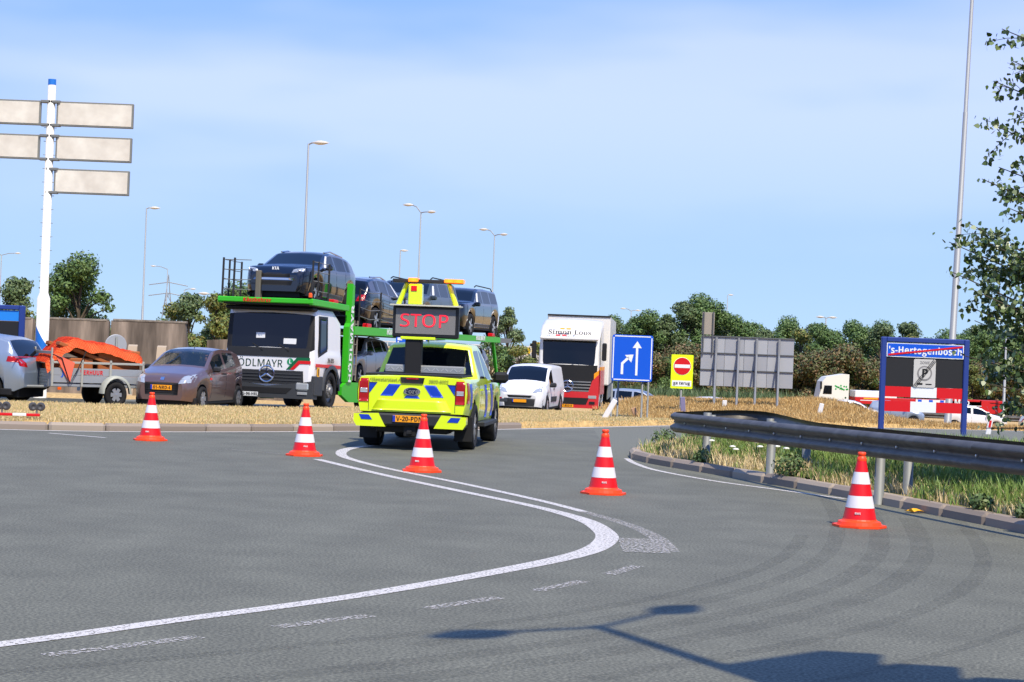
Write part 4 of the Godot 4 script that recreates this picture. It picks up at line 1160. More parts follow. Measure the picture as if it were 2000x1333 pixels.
func build_signs():
	# guide sign mast, seen from behind
	var n := thing("guide_sign_mast", "white mast with blue bands carrying five blank backed guide boards", "sign mast", Vector3(-12.08, 0.1, -50))
	var st := ST(); st.set_smooth_group(0)
	tube(st, [Vector3(0, -0.3, 0), Vector3(0, 2.45, 0)], 0.165, 0.165, 18); tube(st, [Vector3(0, 2.45, 0), Vector3(0, 2.6, 0)], 0.165, 0.11, 18)
	tube(st, [Vector3(0, 2.6, 0), Vector3(0, 7.95, 0)], 0.11, 0.1, 18)
	obj("pole", st, mt("mast_white", Color(0.87, 0.85, 0.8), 0.5), n)
	st = ST(); tube(st, [Vector3(0, 7.95, 0), Vector3(0, 8.1, 0)], 0.102, 0.102, 16); obj("blue_cap", st, mt("band_blue", Color(0.12, 0.45, 0.8), 0.5), n)
	# slanted blue band
	st = ST(); st.set_smooth_group(0)
	for k in 24:
		var a0 := TAU * k / 24; var a1 := TAU * (k + 1) / 24
		var f := func(a, y): return Vector3(cos(a) * 0.168, y - 0.28 * cos(a), sin(a) * 0.168)
		quad(st, f.call(a0, 1.05), f.call(a1, 1.05), f.call(a1, 1.5), f.call(a0, 1.5))
	obj("blue_band", st, M.band_blue, n)
	for q in [[1.14, 7.32, 1.98], [1.14, 6.44, 1.96], [1.12, 5.59, 1.94], [-1.25, 7.32, 2.0], [-1.25, 6.44, 2.0]]:
		st = ST(); box(st, Vector3(q[0], q[1] - 0.1, 0), Vector3(q[2], 0.64, 0.1), Transform3D.IDENTITY, 0.012)
		var b := obj("guide_board", st, mt("board_frame", Color(0.5, 0.5, 0.47), 0.5, 0.2), n)
		var bp := mt("board_back", Color(1, 1, 1), 0.7)
		if bp.albedo_texture == null: world_tex(bp, noise_tex(41, 0.01, Color(0.78, 0.75, 0.69), Color(0.89, 0.87, 0.81), 256, 4), 2.5)
		st = ST(); box(st, Vector3(q[0], q[1] - 0.1, 0.052), Vector3(q[2] - 0.09, 0.55, 0.012)); obj("back_sheet", st, bp, b)
		st = ST()
		for dy in [0.2, -0.4]: box(st, Vector3(0.1 * signf(q[0]), q[1] + dy, 0), Vector3(0.3, 0.07, 0.2))
		obj("bracket", st, M.galv_post, b)
	st = ST()
	for k in 12: tube(st, [Vector3(-0.16, 3.0 + k * 0.35, 0), Vector3(0.16, 3.0 + k * 0.35, 0)], 0.008, 0.008, 5)
	obj("step_bolts", st, M.galv_post, n)
	# merge sign
	n = thing("merge_sign", "blue square sign with white merging arrows on thin posts", "road sign", Vector3(2.95, 0.03, -47.5), 0.03)
	sign_posts(n, [-0.46, 0.28], -0.05, 2.0, 0.024); sign_posts(n, [-0.28, 0.46], -0.4, 1.2, 0.024)
	panel(n, "panel", Vector3(0, 1.58, 0), Vector3(1.0, 1.13, 0.03), M.sign_blue, 0.05)
	st = ST()
	for q in [[0, 0.53, 0.88, 0.025], [0, -0.53, 0.88, 0.025], [-0.465, 0, 0.025, 1.0], [0.465, 0, 0.025, 1.0]]: box(st, Vector3(q[0], 1.58 + q[1], 0.017), Vector3(q[2], q[3], 0.006), Transform3D.IDENTITY, 0.001)
	obj("white_border", st, M.sign_white, n)
	var o := Node3D.new(); o.name = "symbol"; n.add_child(o); o.position = Vector3(0, 1.58, 0)
	arrow_part(o, [[0.085, -0.42], [0.14, -0.42], [0.14, 0.25], [0.085, 0.25]], 0.016, M.sign_white)
	arrow_part(o, [[0.0, 0.25], [0.225, 0.25], [0.113, 0.42]], 0.016, M.sign_white, "arrow_head")
	arrow_part(o, [[-0.27, -0.4], [-0.21, -0.4], [-0.21, -0.15], [-0.055, 0.0], [-0.1, 0.045], [-0.27, -0.125]], 0.016, M.sign_white)
	arrow_part(o, [[-0.18, 0.07], [0.03, 0.09], [-0.02, -0.11]], 0.016, M.sign_white, "arrow_head")
	# no entry sign
	n = thing("no_entry_sign", "fluorescent yellow board with red no entry disc and the words ga terug", "road sign", Vector3(4.75, -0.05, -54), 0.05)
	sign_posts(n, [0.0], -0.04, 1.5, 0.03)
	panel(n, "panel", Vector3(0, 1.32, 0), Vector3(0.61, 0.94, 0.03), mt("fluor_yellow", Color(0.88, 0.98, 0.0), 0.45), 0.02)
	st = ST(); prism(st, circle_poly(0.247, 32, 0, 1.47), 0.004, Transform3D(Basis.IDENTITY, Vector3(0, 0, 0.016))); obj("disc_rim", st, M.sign_white, n)
	st = ST(); prism(st, circle_poly(0.237, 32, 0, 1.47), 0.004, Transform3D(Basis.IDENTITY, Vector3(0, 0, 0.021))); obj("red_disc", st, M.sign_red, n)
	st = ST(); box(st, Vector3(0, 1.47, 0.027), Vector3(0.43, 0.095, 0.004), Transform3D.IDENTITY, 0.001); obj("white_bar", st, M.sign_white, n)
	st = ST(); box(st, Vector3(0, 0.99, 0.018), Vector3(0.54, 0.16, 0.006), Transform3D.IDENTITY, 0.001); obj("text_plate", st, M.sign_white, n)
	text(n, "ga terug", 0.085, Transform3D(Basis.IDENTITY, Vector3(0, 1.0, 0.022)), M.ink, "Droid Sans", true)
	# back of a large direction sign
	n = thing("sign_back", "large grey sign seen from behind on four pairs of posts", "road sign", Vector3(7.03, -0.2, -58), 0.02)
	var cols := [mt("sign_back", Color(0.66, 0.67, 0.68), 0.5, 0.2), mt("sign_back_b", Color(0.62, 0.63, 0.645), 0.5, 0.2)]
	var xs := [-1.39, -0.68, -0.1, 0.6, 1.39]
	for i in 4:
		for j in 3:
			st = ST(); box(st, Vector3((xs[i] + xs[i + 1]) / 2, 1.29 + j * 0.495, 0), Vector3(xs[i + 1] - xs[i] - 0.008, 0.487, 0.03), Transform3D.IDENTITY, 0.004)
			obj("panel", st, cols[(i + j) % 2], n)
	st = ST(); box(st, Vector3(-1.2, 2.9, 0), Vector3(0.37, 0.66, 0.03)); obj("panel", st, mt("sign_back_warm", Color(0.6, 0.57, 0.52), 0.6, 0.1), n)
	for y in [1.53, 2.03, 2.52]:
		st = ST(); box(st, Vector3(0, y, 0.035), Vector3(2.78, 0.035, 0.035)); obj("rib", st, mt("rib_dark", Color(0.35, 0.36, 0.37), 0.6, 0.2), n)
	for x in [-1.34, -1.06]:
		st = ST(); box(st, Vector3(x, 2.6, 0.05), Vector3(0.035, 1.3, 0.04)); obj("rib", st, M.rib_dark, n)
	for x in [-0.95, -0.28, 0.26, 0.93]:
		st = ST(); tube(st, [Vector3(x, -0.2, 0.09), Vector3(x, 2.5, 0.09)], 0.04, 0.04, 8); obj("post", st, M.galv, n)
		st = ST(); tube(st, [Vector3(x - 0.1, -0.2, 0.75), Vector3(x, 2.0, 0.13)], 0.03, 0.03, 8); obj("brace", st, M.galv, n)
	# town sign in a blue frame
	n = thing("town_sign", "blue framed end of town sign reading 's-Hertogenbosch with red and white boards", "road sign", Vector3(9.35, 0.0, -44), 0.02)
	for x in [-0.94, 0.94]:
		st = ST(); box(st, Vector3(x, 1.0, 0), Vector3(0.12, 2.65, 0.12)); obj("frame_post", st, M.frame_blue, n)
	st = ST(); box(st, Vector3(0, 2.27, 0), Vector3(1.76, 0.11, 0.12)); obj("frame_top", st, M.frame_blue, n)
	var t := panel(n, "name_board", Vector3(0, 2.04, 0.02), Vector3(1.75, 0.32, 0.03), M.sign_white, 0.015)
	panel(t, "blue_field", Vector3(0, 2.04, 0.037), Vector3(1.71, 0.28, 0.006), M.sign_blue, 0.012)
	text(t, "'s-Hertogenbosch", 0.155, Transform3D(Basis.IDENTITY, Vector3(0, 2.035, 0.043)), M.sign_white, "Droid Sans", true, "lettering", false, 0.93)
	st = ST(); prism(st, PackedVector2Array([Vector2(-0.84, 1.905), Vector2(-0.84, 1.945), Vector2(0.84, 2.175), Vector2(0.84, 2.135)]), 0.004, Transform3D(Basis.IDENTITY, Vector3(0, 0, 0.05))); obj("red_stripe", st, M.sign_red, t)
	panel(n, "black_board", Vector3(0, 1.545, 0.0), Vector3(1.76, 0.66, 0.03), M.black_board, 0.005)
	var z := panel(n, "zone_plate", Vector3(0.0, 1.53, 0.03), Vector3(0.5, 0.64, 0.025), mt("plate_grey", Color(0.75, 0.74, 0.71), 0.5), 0.04)
	st = ST(); prism(st, circle_poly(0.17, 30, 0, 1.53), 0.004, Transform3D(Basis.IDENTITY, Vector3(0, 0, 0.043))); obj("grey_ring", st, mt("mark_grey", Color(0.5, 0.49, 0.48), 0.6), z)
	st = ST(); prism(st, circle_poly(0.135, 30, 0, 1.53), 0.004, Transform3D(Basis.IDENTITY, Vector3(0, 0, 0.048))); obj("disc", st, M.plate_grey, z)
	text(z, "P", 0.2, Transform3D(Basis.IDENTITY, Vector3(0.0, 1.53, 0.053)), M.ink)
	text(z, "ZONE", 0.06, Transform3D(Basis.IDENTITY, Vector3(0.0, 1.77, 0.044)), M.mark_grey)
	st = ST(); box(st, Vector3(-0.1, 1.29, 0.045), Vector3(0.12, 0.045, 0.004), Transform3D.IDENTITY, 0.001); box(st, Vector3(0.1, 1.285, 0.045), Vector3(0.14, 0.025, 0.004), Transform3D.IDENTITY, 0.001); obj("vehicle_symbols", st, M.ink, z)
	st = ST()
	for dx in [-0.03, 0.0, 0.03]: box(st, Vector3(dx, 1.53, 0.06), Vector3(0.012, 0.74, 0.004), Transform3D(Basis.IDENTITY, Vector3(0, 1.53, 0)) * Transform3D(Basis(Vector3.BACK, -0.63), Vector3.ZERO) * Transform3D(Basis.IDENTITY, Vector3(0, -1.53, 0)), 0.001)
	obj("end_stripes", st, M.ink, z)
	for y in [1.095, 0.765]:
		for k in 3:
			panel(n, "red_board" if k != 1 else "white_board", Vector3(-0.587 + k * 0.587, y, 0.01), Vector3(0.585, 0.235, 0.03), M.sign_red if k != 1 else M.sign_white, 0.004)
	# the same kind of frame at the far side, seen at its edge
	n = thing("framed_board", "blue framed board with light blue and black panels behind the silver car", "road sign", Vector3(-13.05, 0.0, -48), 0.0)
	for x in [-0.94, 0.94]:
		st = ST(); box(st, Vector3(x, 1.0, 0), Vector3(0.14, 2.65, 0.12)); obj("frame_post", st, M.frame_blue, n)
	st = ST(); box(st, Vector3(0, 2.27, 0), Vector3(1.74, 0.11, 0.12)); obj("frame_top", st, M.frame_blue, n)
	panel(n, "blue_board", Vector3(0, 2.07, 0), Vector3(1.74, 0.26, 0.03), mt("sky_blue_board", Color(0.1, 0.5, 0.85), 0.5), 0.005)
	panel(n, "black_board", Vector3(0, 1.58, 0), Vector3(1.74, 0.7, 0.03), M.black_board, 0.005)
	# round sign, back
	n = thing("round_sign", "round grey sign back on a post behind the trailer", "road sign", Vector3(-10.28, 0.05, -50.5), 0.5)
	sign_posts(n, [0.0], 0.05, 1.6, 0.028)
	st = ST(); lathe(st, [Vector2(0.001, -0.015), Vector2(0.28, -0.015), Vector2(0.295, 0.0), Vector2(0.28, 0.015), Vector2(0.001, 0.012)], 30, Transform3D(Basis(Vector3.RIGHT, PI / 2), Vector3(0, 1.36, 0)))
	obj("disc", st, M.sign_back, n)
	# blue sign on the median, half hidden by the pickup
	n = thing("median_sign", "blue and white direction panel on the median half hidden behind the pickup", "road sign", Vector3(-2.2, 0.1, -42.6), 0.1)
	sign_posts(n, [-0.2, 0.2], -0.04, 1.0, 0.03)
	panel(n, "panel", Vector3(0, 1.25, 0), Vector3(0.68, 1.1, 0.03), M.sign_blue, 0.03)
	for q in [[-0.26, 0.5, 0.1], [0.26, 0.5, 0.1], [0.0, 0.5, 0.1], [-0.29, 0.1, 0.03], [0.29, 0.1, 0.03]]:
		panel(n, "white_mark", Vector3(q[0], 1.25 + (q[1] if q[1] == 0.5 else 0.0), 0.018), Vector3(q[2], 0.06 if q[1] == 0.5 else 0.9, 0.004), M.sign_white, 0.005)
	# tall light mast
	n = thing("light_mast", "tall tapering galvanised light mast rising behind the town sign", "light mast", Vector3(12.4, -0.2, -55)); n.rotation.z = -0.02
	st = ST(); st.set_smooth_group(0)
	for q in [[0, 5.6, 0.1, 0.09], [5.6, 9.1, 0.078, 0.07], [9.1, 18, 0.06, 0.04]]: tube(st, [Vector3(0, q[0], 0), Vector3(0, q[1], 0)], q[2], q[3], 14)
	obj("pole", st, M.galv, n)
	# delineators and small posts: x, y, depth, height, lean, colour, label
	for q in [[2.25, 0.05, 46.9, 0.62, -0.5, M.white_paint, "white marker post leaning over beside the merge sign"], [8.75, 0.1, 55.0, 0.42, -0.2, M.white_paint, "white marker post in front of the dry heap"], [4.7, 0.1, 52.5, 0.5, 0.08, mt("post_violet", Color(0.48, 0.46, 0.58), 0.6), "grey violet marker post beside the no entry sign"], [3.22, 0.05, 48.5, 0.35, 0.4, mt("post_tan", Color(0.7, 0.55, 0.42), 0.7), "short tan stake leaning behind the merge sign posts"], [12.3, -0.15, 50.0, 0.6, -0.15, M.white_paint, "white marker post with red mark beside the light mast foot"], [21.9, -1.3, 89.0, 0.95, 0.0, M.white_paint, "upright white marker post by the white hatchback"], [6.3, -0.05, 57.0, 0.5, 0.0, M.white_paint, "small white post beside the grey sign back"]]:
		n = thing("marker_post", q[6], "marker post", Vector3(q[0], q[1], -q[2])); n.rotation.z = q[4]
		st = ST(); box(st, Vector3(0, q[3] / 2, 0), Vector3(0.13, q[3], 0.05), Transform3D.IDENTITY, 0.012); obj("post", st, q[5], n)
		if q[0] > 12 and q[0] < 13:
			st = ST(); box(st, Vector3(0, q[3] * 0.7, 0.028), Vector3(0.06, 0.18, 0.006)); obj("red_reflector", st, M.sign_red, n)
	n = thing("steel_post", "plain galvanised post in front of the lower road", "post", Vector3(10.7, -0.4, -56))
	sign_posts(n, [0], 0, 1.0, 0.06)
	# sign mast outside the view whose shadow falls on the road
	n = thing("lamp_and_sign_mast", "double headed lamp mast with arrow boards beside the junction", "street lamp", Vector3(3.48, 0.0, -6.0))
	st = ST(); tube(st, [Vector3.ZERO, Vector3(0, 10, 0)], 0.1, 0.06, 12); obj("pole", st, M.galv, n)
	for q in [Vector3(-0.6, 10.05, 0.45), Vector3(0.48, 10.05, -0.75)]:
		st = ST(); tube(st, [Vector3(0, 9.95, 0), q], 0.035, 0.03, 8); obj("arm", st, M.galv, n)
		st = ST(); st.set_smooth_group(0)
		var prof := []
		for k in 9: prof.append(Vector2(sin(PI * k / 8.0) * 0.15 + 0.001, -0.36 + 0.72 * k / 8.0))
		var dirv := Vector3(q.x, 0, q.z).normalized()
		lathe(st, prof, 12, Transform3D(Basis(Quaternion(Vector3.UP, dirv)), q + dirv * 0.2)); obj("lamp_head", st, M.lamp_shell, n)
	for k in 3:
		st = ST(); prism(st, PackedVector2Array([Vector2(0, 0), Vector2(1.0 + 0.2 * k, 0), Vector2(1.3 + 0.2 * k, -0.4), Vector2(1.0 + 0.2 * k, -0.8), Vector2(0, -0.8)]), 0.05, Transform3D(Basis(Vector3(0.7, 0, -0.71), Vector3.UP, Vector3(0.71, 0, 0.7)), Vector3(0, 7.85 - k * 0.83, 0)))
		obj("arrow_board", st, M.sign_back, n)

func build_rails():
	var pts := [Vector3(3.1, 32.3, 0.8), Vector3(2.85, 32.0, 0.81), Vector3(2.7, 31.6, 0.81)]
	for i in 34:
		var t := i / 33.0
		pts.append(Vector3(lerpf(2.66, 6.7, t) - 0.25 * sin(PI * t) * 0.5, lerpf(31.0, 15.6, t), lerpf(0.815, 0.985, t)))
	var posts := []
	for q in [[3.08, 30.2], [3.68, 27.2], [4.58, 23.9], [5.62, 20.2]]: posts.append([q[0], q[1], island_h(q[0], q[1]), 0.86])
	guard_rail(pts, posts, "weathered guard rail running along the verge above the cones", -1.0)
	pts = []
	for q in smooth_pts([Vector3(3.0, 32.25, 0.81), Vector3(3.5, 33.0, 0.82), Vector3(4.0, 33.4, 0.83), Vector3(4.35, 33.0, 0.83), Vector3(4.42, 31.5, 0.83), Vector3(4.4, 29.0, 0.84), Vector3(4.5, 27.0, 0.86), Vector3(5.0, 24.2, 0.9), Vector3(5.6, 21.5, 0.93), Vector3(6.4, 18.0, 0.97), Vector3(7.1, 15.0, 1.0)], 4): pts.append(q)
	posts = []
	for q in [[3.42, 32.75], [4.3, 32.0], [4.33, 28.2], [4.95, 24.0]]: posts.append([q[0], q[1], island_h(q[0], q[1]), 0.75])
	guard_rail(pts, posts, "guard rail doubling back close behind the first one", 1.0)

func build_queue():
	# pinkish brown hatchback
	var paint := mt("mauve", Color(0.44, 0.35, 0.335), 0.3, 0.5, {"clearcoat_enabled": true, "clearcoat_roughness": 0.08})
	var p := profile("hatch")
	var c := car("hatchback_car", "mauve brown five door hatchback first in line beside the transporter", "car", p, paint, Vector3(-8.05, 0, -44.9), Vector2(-0.22, 0.975), "", "cover", M.clear_glass)
	var n: Node3D = c[0]; var lf: Loft = c[1]
	both(lf, n, "headlight", "front", [[0.41, 0.62], [0.71, 0.66], [0.74, 0.87], [0.48, 0.8]], M.lamp_glass, 0.012)
	patch(lf, n, "grille", "front", [[-0.4, 0.36], [0.4, 0.36], [0.42, 0.64], [-0.42, 0.64]], M.black_trim, 0.006)
	for y in [0.42, 0.48, 0.6]: patch(lf, n, "grille_bar", "front", [[-0.38, y], [0.38, y], [0.38, y + 0.014], [-0.38, y + 0.014]], M.dark_plastic, 0.014)
	plate(n, "61-NRD-4", Transform3D(FRONT, Vector3(-0.025, 0.53, 0)), Color(0.95, 0.62, 0.03), "plate_yellow")
	both(lf, n, "side_repeater", "flank", [[1.03, 0.72], [1.11, 0.72], [1.11, 0.77], [1.03, 0.77]], mt("repeater", Color(0.8, 0.15, 0.05), 0.3), 0.01)
	door_lines(lf, n, [1.12, 2.04, 2.85], 0.3, 0.94); handles(lf, n, [1.9, 2.72], 0.86, M.black_trim)
	mirror(n, 1.22, 0.97, 0.76, M.dark_plastic, 0.9)
	both(lf, n, "tail_light", "rear", [[0.5, 0.75], [0.66, 0.75], [0.66, 1.0], [0.54, 1.0]], M.red_lamp, 0.01)
	patch(lf, n, "emblem", "front", [[-0.06, 0.7], [0.06, 0.7], [0.05, 0.77], [-0.05, 0.77]], M.chrome, 0.012)
	var st := ST(); tube(st, [Vector3(1.9, 1.45, 0), Vector3(2.05, 1.56, 0)], 0.008, 0.004, 5); obj("aerial", st, M.black_trim, n)
	interior(n, 1.45, 2.5, 0.5, 0.36)
	# driver
	driver(n, Vector3(1.75, 0.42, 0.36))
	# silver car with trailer, mostly cut by the frame
	var silver := mt("silver_blue", Color(0.56, 0.62, 0.69), 0.28, 0.55, {"clearcoat_enabled": true})
	c = car("silver_car", "silver crossover car towing the loaded trailer", "car", profile("suv"), silver, Vector3(-15.3, 0, -46.1), Vector2(-0.979, -0.2), "", "multi")
	n = c[0]; lf = c[1]
	car_face(lf, n, 0.82, 0.86); door_lines(lf, n, [1.35, 2.37, 3.35], 0.4, 1.08); handles(lf, n, [2.2, 3.25], 0.98, M.chrome); mirror(n, 1.5, 1.1, 0.86, silver)
	both(lf, n, "sill_cladding", "flank", [[1.3, 0.31], [3.1, 0.31], [3.1, 0.42], [1.3, 0.42]], M.dark_plastic, 0.012)
	both(lf, n, "tail_light_wrap", "flank", [[4.02, 1.0], [4.3, 0.98], [4.26, 1.12], [4.05, 1.12]], M.red_lamp, 0.01)
	trailer()
	# white van behind the transporter
	var white := mt("van_white", Color(0.87, 0.87, 0.87), 0.28, 0.0, {"clearcoat_enabled": true})
	c = car("delivery_van", "small white delivery van with grey bumper waiting behind the transporter", "van", profile("van"), white, Vector3(0.35, base_h(70.5), -70.5), Vector2(-0.2, 0.98), "", "cover")
	n = c[0]; lf = c[1]
	patch(lf, n, "bumper", "front", [[-0.8, 0.24], [0.8, 0.24], [0.84, 0.55], [-0.84, 0.55]], M.dark_plastic, 0.015)
	both(lf, n, "headlight", "front", [[0.46, 0.75], [0.78, 0.8], [0.78, 0.98], [0.55, 0.88]], M.lamp_glass, 0.012)
	patch(lf, n, "grille", "front", [[-0.4, 0.58], [0.4, 0.58], [0.46, 0.66], [-0.46, 0.66]], M.black_trim, 0.01)
	plate(n, "", Transform3D(FRONT, Vector3(-0.04, 0.46, 0)), Color(0.95, 0.62, 0.03), "plate_yellow")
	both(lf, n, "side_moulding", "flank", [[1.5, 0.42], [2.6, 0.42], [2.6, 0.62], [1.5, 0.62]], M.dark_plastic, 0.012)
	door_lines(lf, n, [1.15, 2.12, 3.3], 0.3, 1.05); handles(lf, n, [2.0], 0.9, M.dark_plastic); mirror(n, 1.25, 1.05, 0.86, M.dark_plastic, 1.2)
	red_truck()

func interior(n: Node3D, x0: float, x1: float, y: float, z: float):
	for s in [1, -1]:
		for x in [x0, x1]:
			var st := ST()
			box(st, Vector3(x + 0.1, y, s * z), Vector3(0.48, 0.14, 0.46), Transform3D.IDENTITY, 0.05)
			box(st, Vector3(x + 0.36, y + 0.34, s * z), Vector3(0.14, 0.62, 0.44), Transform3D.IDENTITY, 0.05)
			box(st, Vector3(x + 0.38, y + 0.72, s * z), Vector3(0.09, 0.16, 0.24), Transform3D.IDENTITY, 0.04)
			obj("car_seat", st, mt("seat_cloth", Color(0.1, 0.1, 0.11), 0.9), n)
	var d := ST(); box(d, Vector3(x0 - 0.42, y + 0.3, 0), Vector3(0.3, 0.22, 1.35), Transform3D.IDENTITY, 0.06); obj("dashboard", d, M.black_trim, n)
	var w := ST(); 
	for k in 16: tube(w, [Vector3(x0 - 0.22, y + 0.4 + 0.17 * sin(TAU * k / 16), z + 0.17 * cos(TAU * k / 16)), Vector3(x0 - 0.22, y + 0.4 + 0.17 * sin(TAU * (k + 1) / 16), z + 0.17 * cos(TAU * (k + 1) / 16))], 0.014, 0.014, 5)
	obj("steering_wheel", w, M.black_trim, n)

func sdf_body(joints: Array, bones: Array, cell: float) -> SurfaceTool:
	# surface nets over smooth-joined tapered capsules
	var lo := Vector3(1e9, 1e9, 1e9); var hi := -lo
	for j in joints:
		lo = lo.min(j[0] - Vector3.ONE * (j[1] + cell * 2)); hi = hi.max(j[0] + Vector3.ONE * (j[1] + cell * 2))
	var N := Vector3i(((hi - lo) / cell).ceil()) + Vector3i.ONE
	var f := PackedFloat32Array(); f.resize(N.x * N.y * N.z)
	for z in N.z:
		for y in N.y:
			for x in N.x:
				var p := lo + Vector3(x, y, z) * cell
				var acc := 0.0
				for b in bones:
					var A: Vector3 = joints[b[0]][0]; var B: Vector3 = joints[b[1]][0]
					var t := clampf((p - A).dot(B - A) / maxf(1e-6, (B - A).length_squared()), 0, 1)
					acc += exp(-((p - A.lerp(B, t)).length() - lerpf(joints[b[0]][1], joints[b[1]][1], t)) * 60.0)
				f[(z * N.y + y) * N.x + x] = -log(maxf(acc, 1e-30)) / 60.0
	var st := ST(); st.set_smooth_group(0)
	var at := func(i: Vector3i): return f[(i.z * N.y + i.y) * N.x + i.x]
	var vert := func(c: Vector3i):
		var s := Vector3.ZERO; var k := 0
		for e in [[0, 1], [2, 3], [4, 5], [6, 7], [0, 2], [1, 3], [4, 6], [5, 7], [0, 4], [1, 5], [2, 6], [3, 7]]:
			var a := c + Vector3i(e[0] & 1, (e[0] >> 1) & 1, e[0] >> 2); var b := c + Vector3i(e[1] & 1, (e[1] >> 1) & 1, e[1] >> 2)
			var fa: float = at.call(a); var fb: float = at.call(b)
			if (fa < 0) != (fb < 0): s += Vector3(a).lerp(Vector3(b), fa / (fa - fb)); k += 1
		return lo + (s / maxi(k, 1)) * cell
	for z in range(1, N.z - 1):
		for y in range(1, N.y - 1):
			for x in range(1, N.x - 1):
				var c := Vector3i(x, y, z)
				var a: float = at.call(c)
				for ax in 3:
					var d := Vector3i.ZERO; d[ax] = 1
					var b: float = at.call(c + d)
					if (a < 0) == (b < 0): continue
					var u := Vector3i.ZERO; u[(ax + 1) % 3] = 1
					var w := Vector3i.ZERO; w[(ax + 2) % 3] = 1
					var q := [vert.call(c), vert.call(c - u), vert.call(c - u - w), vert.call(c - w)]
					if a < 0: q.reverse()
					quad(st, q[0], q[1], q[2], q[3])
	return st

func driver(carnode: Node3D, at: Vector3):
	# seated figure, forward is local -x of the car
	var n := thing("person", "driver in a blue shirt sitting at the wheel of the mauve hatchback", "person")
	n.transform = carnode.transform * Transform3D(Basis.IDENTITY, at)
	var J := [[Vector3(0.12, 0.12, 0), 0.15], [Vector3(0.18, 0.5, 0), 0.14], [Vector3(0.18, 0.6, 0.16), 0.06], [Vector3(0.18, 0.6, -0.16), 0.06], [Vector3(-0.05, 0.36, 0.24), 0.045], [Vector3(-0.34, 0.44, 0.13), 0.035], [Vector3(-0.05, 0.36, -0.24), 0.045], [Vector3(-0.34, 0.44, -0.13), 0.035], [Vector3(0.16, 0.68, 0), 0.055], [Vector3(-0.3, 0.12, 0.12), 0.08], [Vector3(-0.3, 0.12, -0.12), 0.08]]
	obj("body", sdf_body(J, [[0, 1], [1, 2], [1, 3], [2, 4], [4, 5], [3, 6], [6, 7], [1, 8], [0, 9], [0, 10]], 0.03), mt("shirt_blue", Color(0.25, 0.38, 0.6), 0.9), n)
	var H := [[Vector3(0.13, 0.82, 0), 0.085], [Vector3(0.1, 0.75, 0), 0.06], [Vector3(0.04, 0.79, 0), 0.018], [Vector3(0.15, 0.68, 0), 0.05]]
	obj("head", sdf_body(H, [[0, 1], [0, 2], [1, 3]], 0.018), mt("skin", Color(0.72, 0.52, 0.42), 0.7), n)
	obj("hair", sdf_body([[Vector3(0.155, 0.86, 0), 0.085], [Vector3(0.19, 0.79, 0), 0.06]], [[0, 1]], 0.02), mt("hair", Color(0.12, 0.09, 0.07), 0.9), n)

